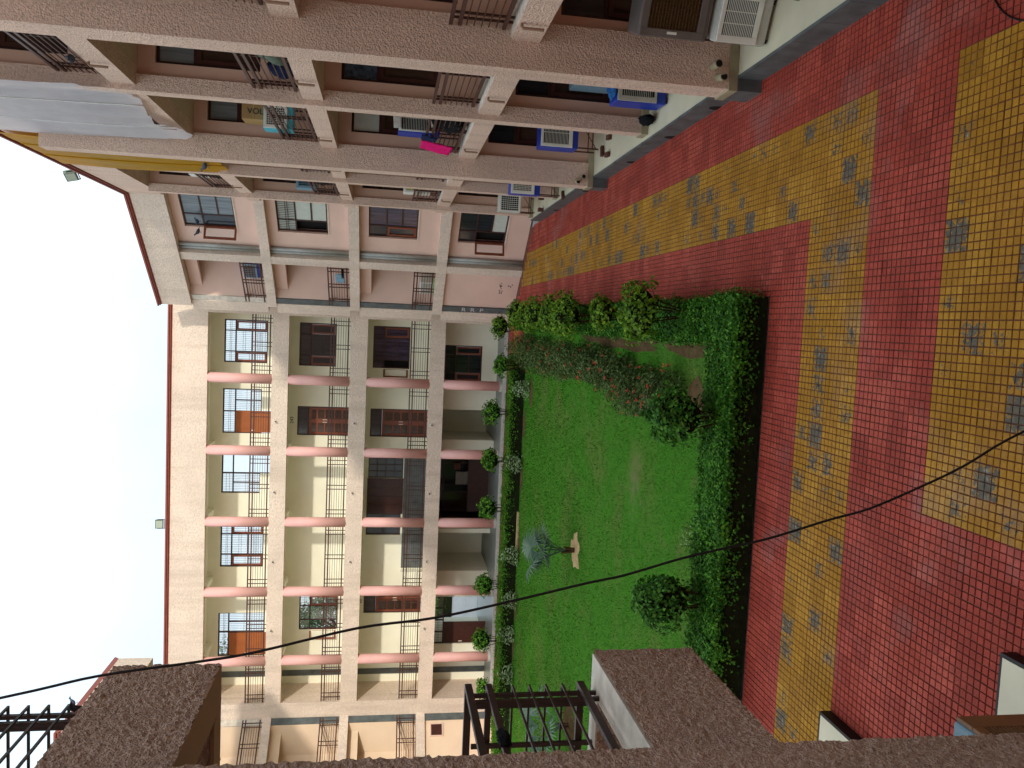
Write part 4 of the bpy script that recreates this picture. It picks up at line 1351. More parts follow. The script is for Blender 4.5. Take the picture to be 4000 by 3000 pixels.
# the two plastic sheets hung over top floor balconies
def hang_sheet(name, label, mat, outline_top, outline_bot, x, amp, seed, tail=None):
    nu, nv = 56, 40
    b = MB()
    vs, fs = [], []
    for j in range(nv + 1):
        v = j / nv
        for i in range(nu + 1):
            u = i / nu
            y = outline_top[0][0] * (1 - u) + outline_top[1][0] * u
            zt = outline_top[0][1] * (1 - u) + outline_top[1][1] * u
            yb = outline_bot[0][0] * (1 - u) + outline_bot[-1][0] * u
            k = u * (len(outline_bot) - 1)
            a = min(int(k), len(outline_bot) - 2)
            zb = outline_bot[a][1] * (1 - (k - a)) + outline_bot[a + 1][1] * (k - a)
            yy = y * (1 - v) + yb * v
            zz = zt * (1 - v) + zb * v
            f = noise.noise(Vector((u * 9 + seed, v * 0.8, 0))) + 0.6 * noise.noise(Vector((u * 22, v * 1.6, seed)))
            vs.append((x + amp * f * (0.25 + v) - 0.05 * math.sin(v * math.pi), yy, zz + 0.03 * f * v))
    for j in range(nv):
        for i in range(nu):
            fs.append((j * (nu + 1) + i, j * (nu + 1) + i + 1, (j + 1) * (nu + 1) + i + 1, (j + 1) * (nu + 1) + i))
    b.add(vs, fs)
    o = b.build(name, mat, None, smooth=True)
    for sc in (nu // 3, 2 * nu // 3):
        sb = MB().tube([(vs[j * (nu + 1) + sc][0] - 0.008, vs[j * (nu + 1) + sc][1], vs[j * (nu + 1) + sc][2]) for j in range(0, nv + 1, 2)], 0.012, 5)
        sb.build('seam', M['white_cloth'] if seed == 4 else mat, o, smooth=True)
    return tag(o, label, 'plastic sheet', 'plastic sheets hung over top floor balconies')
hang_sheet('plastic_sheet', 'milky white plastic sheet hung over a top floor balcony of the right wing', M['sheet_white'], [(14.0, 13.15), (18.25, 13.15)], [(13.95, 9.95), (14.2, 9.36), (14.8, 9.26), (15.6, 9.34), (16.3, 9.4), (17.0, 9.12), (17.8, 8.95), (18.15, 9.6)], 3.54, 0.10, 4)
hang_sheet('plastic_sheet', 'yellow plastic sheet hung beside the end pier under the right roof coping', M['sheet_yellow'], [(18.7, 13.15), (22.2, 13.15)], [(18.7, 9.5), (19.6, 9.3), (20.4, 9.15), (21.2, 9.02), (21.8, 8.95), (21.9, 9.5)], 3.56, 0.06, 9)

wavy('towel', 'hot pink towel folded over the first floor balcony rail', 'towel', M['pink_cloth'], [(3.70, 17.62, 4.33), (3.70, 16.95, 4.33), (3.62, 17.02, 3.66), (3.60, 17.66, 3.72)], 18, 16, 0.05, 3, 0.02)
wavy('cloth', 'small white cloth hanging beside the pink towel', 'cloth', M['white_cloth'], [(3.69, 17.85, 4.05), (3.69, 17.68, 4.05), (3.66, 17.70, 3.70), (3.66, 17.88, 3.72)], 8, 12, 0.03, 6, 0.008)
wavy('cloth', 'navy cloth over the rail just above the pink towel', 'cloth', M['navy_cloth'], [(3.72, 16.92, 4.34), (3.72, 16.55, 4.34), (3.68, 16.58, 4.02), (3.68, 16.95, 4.05)], 10, 10, 0.04, 8, 0.012)
heap('clothes_heap', 'heap of black and navy clothes behind the first floor rail', 'clothes', M['black_cloth'], (3.95, 16.0, 3.80), (0.22, 0.5, 0.34), 2)
heap('clothes_heap', 'dark blue shirt bundled near the beam on the first floor balcony', 'clothes', M['navy_cloth'], (4.0, 15.0, 3.80), (0.18, 0.3, 0.3), 5)
wavy('cloth', 'small red cloth hanging low in the first floor balcony', 'cloth', M['red_cloth'], [(3.74, 14.98, 3.72), (3.74, 14.74, 3.72), (3.72, 14.76, 3.47), (3.72, 14.98, 3.48)], 6, 8, 0.02, 12, 0.01)
wavy('cloth', 'pale cloth draped on top of the first floor white cooler', 'cloth', M['white_cloth'], [(3.98, 17.26, 4.9), (4.3, 17.26, 4.92), (4.3, 17.24, 4.76), (3.98, 17.24, 4.74)], 10, 6, 0.03, 14, 0.015)
heap('cloth_bundle', 'mottled blue cloth crumpled on top of the blue cooler on the plinth', 'cloth', M['blue_cloth'], (4.12, 13.42, 1.28), (0.26, 0.2, 0.08), 7)
heap('bag', 'black bag slumped on the plinth against the thin fin', 'bag', M['black_cloth'], (3.70, 13.95, 0.49), (0.09, 0.2, 0.13), 11)
heap('sack', 'grey green sack behind the second floor rail', 'sack', M['grey_cloth'], (3.95, 12.6, 6.72), (0.2, 0.55, 0.27), 13)
heap('sack', 'dark sack at the end of the second floor rail', 'sack', M['navy_cloth'], (3.95, 13.6, 6.68), (0.16, 0.3, 0.24), 15)
heap('clothes_heap', 'dark clothes hung behind the second floor rail in front of the pale blue cooler', 'clothes', M['black_cloth'], (3.95, 23.6, 6.80), (0.2, 0.9, 0.34), 17)
heap('clothes_heap', 'dark clothes on the top floor rail below the yellow sheet', 'clothes', M['black_cloth'], (3.92, 23.8, 9.82), (0.14, 0.9, 0.3), 19)
q = TD((1.75, 0.10, 0))
wavy('cloth', 'grey blue cloth on the second floor rail of the angled corner block', 'cloth', M['paleblue'], [(*TD((1.5, 0.03, 0))[:2], 6.85), (*TD((1.95, 0.03, 0))[:2], 6.85), (*TD((1.95, 0.02, 0))[:2], 6.52), (*TD((1.5, 0.02, 0))[:2], 6.50)], 10, 8, 0.04, 21, 0.012)
wavy('cloth', 'black strap hanging on the second floor rail of the angled corner block', 'cloth', M['black_cloth'], [(*TD((1.75, 0.0, 0))[:2], 6.62), (*TD((2.25, 0.0, 0))[:2], 6.62), (*TD((2.22, 0.0, 0))[:2], 6.54), (*TD((1.78, 0.0, 0))[:2], 6.53)], 10, 4, 0.03, 23, 0.012)
# cardboard carton with printed letters lying on its side
cx = thing('carton', 'tan cardboard carton with dark green print lying on its side above the cyan cooler', 'box', (4.35, 17.85, 7.6))
MB().box(4.0, 4.56, 17.62, 18.1, 7.56, 8.02).build('box', M['card'], cx, bevel=0.008)
MB().box(4.0, 4.56, 17.612, 17.6192, 7.78, 7.80).build('flap_seam', M['soil_pale'], cx)
text_mesh('print', 'VOLTAS', 0.17, lambda p: (4.16 + p[2], 17.614 + p[1], 7.60 - p[0]), M['ink'], cx, 0.002)
MB().box(4.30, 4.40, 17.612, 17.6185, 7.72, 7.82).build('print', M['ink_yellow'], cx)
MB().box(4.30, 4.37, 17.612, 17.6185, 7.84, 7.94).build('print', M['ink_orange'], cx)
sh = MB().box(3.95, 4.65, 17.55, 18.15, 7.50, 7.555).build('shelf', M['wood_dark'], None)
tag(sh, 'dark plank shelf carrying the tan carton', 'shelf')
wb = thing('white_box', 'white box behind the first floor rail of the angled corner block', 'box', TD((0.9, 0.4, 3.2)))
MB(TD).box(0.7, 1.35, 0.4, 0.9, 3.2, 3.72).build('casing', M['white'], wb, bevel=0.02)
MB(TD).box(0.76, 1.29, 0.39, 0.399, 3.26, 3.66).build('front', M['white_dirty'], wb)

# loose bricks under the cooler stands, every one a thing of its own
brick_me = None
def brick(x, y, z, rot, label):
    global brick_me
    if brick_me is None:
        b = MB().box(-0.11, 0.11, -0.053, 0.053, 0, 0.072)
        o = b.build('brick', M['brick'], None, bevel=0.006)
        brick_me = o
    else:
        o = brick_me.copy()
        COL.objects.link(o)
    o.location = (x, y, z)
    o.rotation_euler = (0, 0, rot)
    tag(o, label, 'brick', 'loose bricks under the cooler stands')
for x, y, z, rot, lab in (
        (3.86, 17.34, 0.35, 0.2, 'brick under the near left leg of the iron cooler stand'), (4.42, 17.36, 0.35, 1.3, 'brick under the right leg of the iron cooler stand'),
        (3.70, 16.9, 0.35, 1.5, 'loose brick lying nearest the plinth edge before the iron stand'), (4.05, 16.85, 0.35, 1.45, 'loose brick lying deeper on the plinth before the iron stand'),
        (3.50, 21.25, 0.35, 0.4, 'brick under the outer leg of the mesh fronted cooler'), (3.90, 21.25, 0.35, 1.4, 'brick under the inner leg of the mesh fronted cooler'),
        (3.50, 24.2, 0.35, 1.5, 'bottom brick of the pile nearest the plinth edge, under the grid fronted cooler'), (3.50, 24.2, 0.423, 1.56, 'top brick of the pile nearest the plinth edge, under the grid fronted cooler'),
        (3.85, 24.2, 0.35, 1.5, 'bottom brick of the inner pile under the grid fronted cooler'), (3.85, 24.2, 0.423, 1.4, 'top brick of the inner pile under the grid fronted cooler')):
    brick(x, y, z, rot, lab)

# tubular chair on the plinth at the edge of the view
ch = thing('metal_chair', 'pale green tubular metal chair on the plinth at the near right', 'chair', (4.05, 8.6, 0.345))
for s in (0, 0.42):
    MB().tube([(3.86 + s, 8.30, 0.35), (3.86 + s, 8.32, 0.74), (3.86 + s, 8.40, 0.80), (3.86 + s, 8.80, 0.80), (3.86 + s, 8.86, 0.76), (3.86 + s, 8.90, 0.35)], 0.014, 8).build('leg', M['chair_green'], ch, smooth=True)
MB().tube([(3.87, 8.36, 0.80), (3.87, 8.28, 1.22), (3.92, 8.27, 1.28), (4.22, 8.27, 1.28), (4.27, 8.28, 1.22), (4.27, 8.36, 0.80)], 0.014, 8).build('backrest', M['chair_green'], ch, smooth=True)
MB().box(3.88, 4.26, 8.38, 8.82, 0.785, 0.80).build('seat', M['grey_metal'], ch, bevel=0.005)

# floodlights on the copings
def floodlight(label, p, yaw, tilt):
    r = thing('floodlight', label, 'floodlight', p, 'floodlights on the roof copings')
    Mx = Matrix.Rotation(yaw, 4, 'Z') @ Matrix.Rotation(tilt, 4, 'X')
    T = lambda q: tuple(Vector(p) + Mx @ Vector(q))
    MB(T).box(-0.17, 0.17, -0.05, 0.07, 0.0, 0.30).build('casing', M['lamp_body'], r, bevel=0.012)
    MB(T).box(-0.14, 0.14, -0.056, -0.0502, 0.03, 0.27).build('lens', M['lamp_glass'], r)
    MB(T).box(-0.19, -0.172, -0.01, 0.02, -0.05, 0.22).box(0.172, 0.19, -0.01, 0.02, -0.05, 0.22).box(-0.172, 0.172, -0.01, 0.02, -0.05, -0.03).build('bracket', M['black'], r)
    return r
floodlight('grey floodlight on the coping of the gallery block', (-8.45, 32.72, 13.36), 0.0, 0.15)
floodlight('grey floodlight on the coping of the right wing near the yellow sheet', (3.55, 23.9, 13.44), math.radians(-60), 0.3)

# birds
def bird(name, label, cat, p, yaw, s, mat, group=None):
    b = MB()
    Mx = Matrix.Rotation(yaw, 4, 'Z')
    def ring(x, z, ry, rz, n=10):
        return [(x, ry * math.cos(2 * math.pi * k / n), z + rz * math.sin(2 * math.pi * k / n)) for k in range(n)]
    prof = [(-0.19, 0.085, 0.012, 0.006), (-0.13, 0.09, 0.022, 0.014), (-0.07, 0.10, 0.045, 0.045), (0.0, 0.105, 0.058, 0.062), (0.06, 0.12, 0.052, 0.058), (0.10, 0.155, 0.034, 0.038), (0.115, 0.19, 0.028, 0.030), (0.14, 0.205, 0.026, 0.026), (0.165, 0.20, 0.012, 0.012), (0.20, 0.192, 0.003, 0.003)]
    vs, fs = [], []
    for q in prof:
        vs += ring(*q)
    m = len(prof)
    for i in range(m - 1):
        for k in range(10):
            fs.append((i * 10 + k, i * 10 + (k + 1) % 10, (i + 1) * 10 + (k + 1) % 10, (i + 1) * 10 + k))
    fs += [tuple(range(10))[::-1], tuple((m - 1) * 10 + k for k in range(10))]
    b.add(vs, fs)
    for sy in (-1, 1):
        b.tube([(0.01, 0.02 * sy, 0.06), (0.015, 0.02 * sy, 0.005), (0.05, 0.025 * sy, 0.0)], 0.005, 5)
        wv = [(0.07, 0.050 * sy, 0.13), (0.0, 0.064 * sy, 0.125), (-0.12, 0.030 * sy, 0.10), (-0.02, 0.062 * sy, 0.08)]
        b.add(wv, [(0, 1, 2, 3)])
    b.v = [tuple(Vector(p) + Mx @ (Vector(v) * s)) for v in b.v]
    return tag(b.build(name, mat, None, smooth=True), label, cat, group)
GB = 'pigeons perched on the buildings'
bird('pigeon', 'pigeon perched on the beam above the grey sack, left of the white sheet', 'pigeon', (3.60, 12.95, 9.51), 1.2, 1.0, M['pigeon'], GB)
bird('pigeon', 'pigeon sitting at the foot of the yellow sheet', 'pigeon', (3.50, 20.7, 9.30), 2.2, 1.0, M['pigeon'], GB)
q = TD((4.02, 0.12, 0)); bird('pigeon', 'pigeon on top of the open casement beside the window of the corner block', 'pigeon', (q[0], q[1], 11.24), 0.6, 1.0, M['pigeon'], GB)
q = TD((3.70, -0.02, 0)); bird('pigeon', 'pigeon at the outer end of the open top casement of the corner block', 'pigeon', (q[0], q[1], 11.24), 3.6, 1.0, M['pigeon'], GB)
bird('pigeon', 'tiny grey pigeon on the roof coping of the left wing', 'pigeon', (-11.5, 24.0, 13.41), 0.4, 1.1, M['pigeon'], GB)
bird('crow', 'black crow on the near upper balcony beam beside the rail', 'crow', (-2.47, 4.98, 6.53), -0.5, 0.75, M['crow'])
heap('rag', 'black rag knotted round the near lower balcony rail', 'cloth', M['black_cloth'], (-2.44, 4.50, 4.14), (0.03, 0.10, 0.04), 31)
tk = thing('plastic_drum', 'dark grey plastic drum behind the upper near rail', 'drum', (-3.0, 4.55, 6.12))
MB().lathe((-3.0, 4.45, 6.22), [(0.2, 0.0), (0.22, 0.05), (0.22, 0.5), (0.24, 0.56), (0.24, 0.60), (0.2, 0.62)], 18).build('drum_body', M['grey_metal'], tk, smooth=False)
MB().lathe((-3.0, 4.45, 6.841), [(0.205, 0.0), (0.2, 0.03)], 18).build('lid', M['black'], tk)

# cable slung across the view
pts = [(-2.05, 3.42, 8.6), (-1.78, 3.32, 7.45), (-1.55, 3.3, 6.35), (-1.47, 3.3, 5.99), (-1.42, 3.3, 5.61), (-1.385, 3.3, 5.39), (-1.29, 3.3, 4.98), (-1.25, 3.3, 4.66), (-1.18, 3.3, 4.33), (-1.105, 3.3, 4.01), (-1.07, 3.3, 3.84), (-1.0, 3.3, 3.60), (-0.955, 3.3, 3.41), (-0.905, 3.3, 3.18), (-0.82, 3.3, 2.90), (-0.765, 3.3, 2.70), (-0.66, 3.3, 2.45), (-0.56, 3.3, 2.24), (-0.39, 3.3, 1.94), (-0.1, 3.25, 1.3), (0.3, 3.1, 0.4), (0.45, 3.0, 0.02), (0.8, 2.8, 0.012)]
def smooth_path(pts, n=5):
    pts = [Vector(p) for p in pts]
    out = []
    for i in range(len(pts) - 1):
        p0, p1, p2, p3 = pts[max(i - 1, 0)], pts[i], pts[i + 1], pts[min(i + 2, len(pts) - 1)]
        for k in range(n):
            t = k / n
            out.append(0.5 * ((2 * p1) + (p2 - p0) * t + (2 * p0 - 5 * p1 + 4 * p2 - p3) * t * t + (3 * p1 - p0 - 3 * p2 + p3) * t ** 3))
    out.append(pts[-1])
    return out
cb = MB().tube(smooth_path(pts), 0.0058, 8).build('cable', M['black'], None, smooth=True)
tag(cb, 'black cable slung down across the whole court from the near balcony', 'cable')
cb = MB().tube(smooth_path([(3.40, 6.2, 0.35), (3.2, 6.25, 0.012), (2.95, 6.22, 0.01), (2.75, 6.1, 0.01), (2.6, 5.9, 0.01), (2.5, 5.6, 0.01), (2.45, 5.2, 0.01)]), 0.007, 6).build('cable', M['black'], None, smooth=True)
tag(cb, 'thin dark cable lying on the tiles at the near right', 'cable')

# ------------------------------------------------------------------ planting
def hedge(name, label, x0, x1, y0, y1, h, n, size, mat, seed, low=0.25):
    r = thing(name, label, 'hedge', ((x0 + x1) / 2, (y0 + y1) / 2, 0))
    g = np.random.default_rng(seed)
    cb = MB()
    nx, ny = max(2, int((x1 - x0) / 0.12)), max(2, int((y1 - y0) / 0.12))
    def top(x, y):
        return h - 0.09 + 0.05 * noise.noise(Vector((x * 2.3, y * 2.3, seed)))
    vs = [(x0 + 0.07 + (x1 - x0 - 0.14) * i / nx, y0 + 0.07 + (y1 - y0 - 0.14) * j / ny, 0) for j in range(ny + 1) for i in range(nx + 1)]
    vs = [(x, y, top(x, y)) for x, y, _ in vs]
    fs = [(j * (nx + 1) + i, j * (nx + 1) + i + 1, (j + 1) * (nx + 1) + i + 1, (j + 1) * (nx + 1) + i) for j in range(ny) for i in range(nx)]
    cb.add(vs, fs)
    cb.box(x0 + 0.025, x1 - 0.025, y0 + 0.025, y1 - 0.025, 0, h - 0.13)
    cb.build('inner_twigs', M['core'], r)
    at, a1, a2 = (x1 - x0) * (y1 - y0), (x1 - x0) * h, (y1 - y0) * h
    w = np.array([at * 1.5, a1 * 0.75, a1 * 0.5, a2 * 0.75, a2 * 0.75])
    face = g.choice(5, n, p=w / w.sum())
    u, v = g.random(n), g.random(n)
    # sides thin out towards the ground
    vz = 1 - (1 - v) ** 1.6 * (1 - low) * g.random(n) ** 0.5
    X = np.where(face < 3, x0 + (x1 - x0) * u, np.where(face == 3, x0, x1))
    Y = np.where(face == 0, y0 + (y1 - y0) * v, np.where(face == 1, y0, np.where(face == 2, y1, y0 + (y1 - y0) * u)))
    Z = np.where(face == 0, h, vz * h)
    bump_ = np.array([noise.noise(Vector((a * 2.6, b2 * 2.6, c * 2.6 + seed))) for a, b2, c in zip(X, Y, Z)])
    nr = np.array([(0, 0, 1), (0, -1, 0.25), (0, 1, 0.25), (-1, 0, 0.25), (1, 0, 0.25)])[face]
    d = bump_ * 0.10 + g.normal(0, 0.035, n) - 0.02
    stray = g.random(n) < 0.05
    d = np.where(stray, d + g.random(n) * 0.1, d)
    P = np.stack([X, Y, Z], 1) + nr * d[:, None]
    P[:, 2] = np.maximum(P[:, 2], 0.02)
    leaf_mesh('hedge_leaves', P, nr + np.array([0, 0, 0.35]), size, mat, r)
    return r

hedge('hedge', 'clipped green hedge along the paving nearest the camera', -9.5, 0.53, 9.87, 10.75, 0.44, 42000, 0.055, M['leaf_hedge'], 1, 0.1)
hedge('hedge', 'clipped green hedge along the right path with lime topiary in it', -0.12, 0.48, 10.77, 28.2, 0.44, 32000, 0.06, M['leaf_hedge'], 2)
hedge('hedge', 'low bright hedge running along the foot of the gallery block', -18.5, -1.1, 28.0, 28.75, 0.52, 26000, 0.065, M['leaf_lit'], 3)

def topiary(label, x, y, z0, z1, rad, n, size, mat, seed, stems=5, base=0.05, flat=0.8):
    """a clipped ball of ficus on a spray of bare stems"""
    r = thing('topiary_shrub', label, 'shrub', (x, y, 0), 'topiary shrubs in the hedges')
    g = np.random.default_rng(seed)
    c = np.array([x, y, (z0 + z1) / 2])
    rz = (z1 - z0) / 2
    rr = random.Random(seed)
    tb = MB()
    for k in range(stems):
        a = 2 * math.pi * k / stems + rr.uniform(-0.4, 0.4)
        q = rad * rr.uniform(0.3, 0.7)
        tb.tube([(x + 0.02 * math.cos(a), y + 0.02 * math.sin(a), base), (x + q * 0.35 * math.cos(a), y + q * 0.35 * math.sin(a), base + (z0 - base) * 0.6), (x + q * math.cos(a), y + q * math.sin(a), c[2]), (x + q * 1.1 * math.cos(a), y + q * 1.1 * math.sin(a), c[2] + rz * 0.5)], [0.018, 0.014, 0.01, 0.005], 6)
        for m in range(3):
            a2 = a + rr.uniform(-0.9, 0.9)
            q2 = rad * rr.uniform(0.5, 0.9)
            zz = z0 + (z1 - z0) * rr.uniform(0.1, 0.7)
            tb.tube([(x + q * 0.5 * math.cos(a), y + q * 0.5 * math.sin(a), base + (c[2] - base) * 0.75), (x + q2 * math.cos(a2), y + q2 * math.sin(a2), zz)], [0.008, 0.003], 5)
    tb.build('stems', M['twig'], r)
    v = g.normal(0, 1, (n, 3))
    v /= np.linalg.norm(v, axis=1)[:, None]
    # crowded on top, sparse and ragged underneath
    keep = g.random(n) < np.clip(0.22 + 0.95 * (v[:, 2] + 0.35), 0.10, 1)
    v = v[keep]
    rad_j = np.array([1 + 0.40 * noise.noise(Vector((*(q * 1.9), )) + Vector((seed, 0, 0))) for q in v]) * (1 - 0.28 * g.random(len(v)) ** 2)
    P = c + v * rad_j[:, None] * np.array([rad, rad, rz])
    P[:, 2] = np.where(v[:, 2] < 0, c[2] + (P[:, 2] - c[2]) * flat, P[:, 2])
    leaf_mesh('leaves', P, v + np.array([0, 0, 0.5]), size, mat, r, 0.6)
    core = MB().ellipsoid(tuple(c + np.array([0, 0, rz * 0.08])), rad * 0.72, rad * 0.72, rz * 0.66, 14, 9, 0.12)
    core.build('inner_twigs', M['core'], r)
    return r

L = M['leaf_lime']
topiary('large lime topiary nearest the camera in the right hedge', 0.27, 11.95, 0.72, 1.36, 0.48, 1900, 0.085, L, 21)
topiary('small ragged lime topiary second along the right hedge', 0.29, 14.7, 0.62, 1.14, 0.34, 800, 0.085, L, 22)
topiary('tall lime topiary third along the right hedge', 0.26, 16.9, 0.70, 1.42, 0.50, 1600, 0.09, L, 23)
topiary('lime topiary fourth along the right hedge, behind the tall one', 0.30, 19.0, 0.66, 1.30, 0.46, 1100, 0.09, L, 24)
topiary('lime topiary fifth along the right hedge, small in the distance', 0.30, 21.4, 0.62, 1.25, 0.46, 900, 0.095, L, 25)
topiary('lime topiary at the far end of the right hedge before the corner block', 0.30, 24.6, 0.62, 1.26, 0.48, 800, 0.1, L, 26)
topiary('lime topiary squeezed between the tall one and the fourth in the right hedge', 0.18, 17.9, 0.6, 1.2, 0.4, 900, 0.09, L, 31)
topiary('lime topiary sixth along the right hedge, crowded against its far neighbour', 0.24, 22.9, 0.6, 1.2, 0.46, 800, 0.1, L, 32)
topiary('lime topiary low against the foot of the corner pilaster', -0.1, 28.4, 0.5, 1.25, 0.46, 700, 0.1, L, 27)
Gm = M['leaf_green']
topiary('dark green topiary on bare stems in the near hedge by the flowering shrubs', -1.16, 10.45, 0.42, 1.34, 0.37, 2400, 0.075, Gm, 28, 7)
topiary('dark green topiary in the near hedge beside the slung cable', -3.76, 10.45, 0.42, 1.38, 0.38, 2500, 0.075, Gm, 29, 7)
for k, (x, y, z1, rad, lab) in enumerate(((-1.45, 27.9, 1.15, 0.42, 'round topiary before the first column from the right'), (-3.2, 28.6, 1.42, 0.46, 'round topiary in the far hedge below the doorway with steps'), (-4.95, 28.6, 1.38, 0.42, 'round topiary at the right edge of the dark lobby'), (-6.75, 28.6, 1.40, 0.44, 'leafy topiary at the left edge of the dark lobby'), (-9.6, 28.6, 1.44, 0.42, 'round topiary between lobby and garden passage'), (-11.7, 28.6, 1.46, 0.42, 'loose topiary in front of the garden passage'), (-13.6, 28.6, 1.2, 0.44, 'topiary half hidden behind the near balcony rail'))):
    topiary(lab, x, y, 0.60, z1, rad, 900, 0.1, M['leaf_lit'], 40 + k)

def bush(name, label, x, y, rx, ry, h, n, size, mat, seed, flowers=0, bare=0.0, group=None):
    r = thing(name, label, 'shrub', (x, y, 0), group)
    g = np.random.default_rng(seed)
    rr = random.Random(seed)
    tb = MB()
    tips = []
    for k in range(14):
        a = rr.uniform(0, 6.283)
        q = rr.uniform(0.3, 1.0)
        top = (x + rx * q * math.cos(a), y + ry * q * math.sin(a), h * rr.uniform(0.55, 1.0))
        mid = (x + rx * q * 0.4 * math.cos(a), y + ry * q * 0.4 * math.sin(a), h * 0.4)
        tb.tube([(x + rr.uniform(-0.05, 0.05), y + rr.uniform(-0.05, 0.05), 0.0), mid, top], [0.012, 0.008, 0.003], 5)
        tips.append(top)
    tb.build('branches', M['twig'], r)
    v = g.normal(0, 1, (n, 3))
    v /= np.linalg.norm(v, axis=1)[:, None]
    v[:, 2] = np.abs(v[:, 2])
    rad = g.random(n) ** 0.35
    lump = np.array([1 + 0.35 * noise.noise(Vector(tuple(q * 2.2)) + Vector((seed, 0, 0))) for q in v])
    P = np.array([x, y, 0.06]) + v * (rad * lump)[:, None] * np.array([rx, ry, h])
    leaf_mesh('leaves', P, v + np.array([0, 0, 0.6]), size, mat, r, 0.42)
    if flowers:
        fb = MB()
        for k in range(flowers):
            d = g.normal(0, 1, 3)
            d /= np.linalg.norm(d)
            d[2] = abs(d[2])
            p = np.array([x, y, 0.08]) + d * np.array([rx, ry, h]) * 1.0
            for m in range(6):
                o_ = rng.normal(0, 0.016, 3)
                q = p + o_
                e = 0.016
                fb.add([(q[0] - e, q[1], q[2]), (q[0], q[1] - e, q[2] + 0.006), (q[0] + e, q[1], q[2]), (q[0], q[1] + e, q[2] + 0.006)], [(0, 1, 2, 3)])
        f = fb.build('flowers', M['red_petal'], r)
        f['kind'] = 'stuff'
    return r
GI = 'red flowering shrubs along the right of the lawn'
for k, (x, y, rx, ry, h, n, fl, lab) in enumerate((
        (-1.0, 12.9, 0.45, 0.55, 0.70, 900, 16, 'straggly half bare shrub with few red flowers nearest the near hedge'),
        (-1.15, 14.2, 0.50, 0.70, 0.80, 2600, 18, 'red flowered shrub second from the near hedge'),
        (-0.95, 15.7, 0.48, 0.75, 0.80, 2600, 18, 'red flowered shrub in the middle of the row'),
        (-0.80, 17.4, 0.46, 0.80, 0.80, 2600, 14, 'red flowered shrub beside the tall lime topiary'),
        (-0.85, 19.3, 0.50, 0.90, 0.84, 2600, 12, 'red flowered shrub beyond the tall lime topiary'),
        (-0.90, 21.4, 0.55, 1.00, 0.86, 2600, 20, 'red flowered shrub towards the far end of the row'),
        (-0.95, 24.0, 0.62, 1.10, 0.92, 2600, 20, 'dense red flowered shrub next to the last lime topiary'),
        (-0.80, 26.6, 0.55, 0.90, 0.92, 2200, 14, 'red flowered shrub at the corner of the far hedge'))):
    bush('flowering_shrub', lab, x, y, rx, ry, h, n, 0.085, M['leaf_ixora'], 60 + k, fl, 0, GI)
GPs = 'pale variegated shrubs before the far hedge'
for k, (x, y, h, lab) in enumerate(((-2.2, 26.9, 0.62, 'pale variegated shrub beside the red flowered shrubs'), (-4.9, 27.7, 0.66, 'pale variegated shrub below the dark lobby'), (-8.2, 27.6, 0.6, 'pale variegated shrub beyond the fan palm'), (-9.8, 27.5, 0.55, 'pale variegated shrub left of the fan palm'), (-11.2, 27.8, 0.6, 'pale variegated shrub behind the cable'), (-12.6, 27.6, 0.5, 'pale variegated shrub beside the near balcony rail'))):
    bush('variegated_shrub', lab, x, y, 0.36, 0.32, h, 260, 0.10, M['leaf_pale'], 80 + k, 0, 0, GPs)
bush('weedy_shrub', 'loose pale green weed behind the near hedge at the cable', -3.0, 10.95, 0.30, 0.22, 0.55, 260, 0.055, M['leaf_pale'], 95)

def fan_palm(label, x, y, hts, seed, mat):
    r = thing('fan_palm', label, 'palm', (x, y, 0))
    rr = random.Random(seed)
    tb = MB()
    for k in range(12):
        a = rr.uniform(0, 6.283)
        tb.tube([(x + 0.03 * math.cos(a), y + 0.03 * math.sin(a), 0), (x + 0.07 * math.cos(a), y + 0.07 * math.sin(a), 0.22 + rr.uniform(0, 0.16))], [0.03, 0.02], 6)
    tb.build('trunk', M['soil'], r)
    for k, (a, reach, top, size, droop) in enumerate(hts):
        ca, sa = math.cos(a), math.sin(a)
        hub = Vector((x + reach * ca, y + reach * sa, top))
        MB().tube([(x, y, 0.25), (x + reach * 0.45 * ca, y + reach * 0.45 * sa, 0.25 + (top - 0.25) * 0.62), tuple(hub)], [0.016, 0.013, 0.009], 6).build('leaf_stalk', M['leaf_palm'], r)
        d = Vector((ca, sa, 0.9 - droop)).normalized()
        side = Vector((-sa, ca, 0))
        up = d.cross(side).normalized()
        fb = MB()
        n = 22
        for m in range(n):
            t = math.radians(-150 + 300 * m / (n - 1))
            dr = (d * math.cos(t) + side * math.sin(t)).normalized()
            pp = dr.cross(up).normalized()
            ln = size * (0.72 + 0.28 * math.cos(t * 0.55)) * rr.uniform(0.9, 1.05)
            w = size * 0.05
            tip = hub + dr * ln - Vector((0, 0, ln * 0.30)) + up * 0.06 * ln
            m1 = hub + dr * ln * 0.45 + up * 0.02
            fb.add([tuple(hub), tuple(m1 + pp * w + up * 0.012), tuple(tip), tuple(m1 - pp * w + up * 0.012), tuple(m1 - up * 0.01)], [(0, 1, 4), (0, 4, 3), (1, 2, 4), (4, 2, 3)])
        fb.build('frond', mat, r)
    return r
fan_palm('blue green fan palm in pale soil in the middle of the lawn', -5.65, 19.45, [(1.7, 0.45, 1.05, 0.62, 0.2), (3.6, 0.38, 1.12, 0.62, 0.3), (0.2, 0.35, 0.78, 0.46, 0.5), (5.0, 0.28, 0.82, 0.44, 0.5), (2.7, 0.30, 0.90, 0.5, 0.4), (4.3, 0.25, 0.72, 0.42, 0.6), (5.8, 0.3, 1.0, 0.4, 0.3), (0.9, 0.3, 0.9, 0.42, 0.4)], 7, M['leaf_palm'])
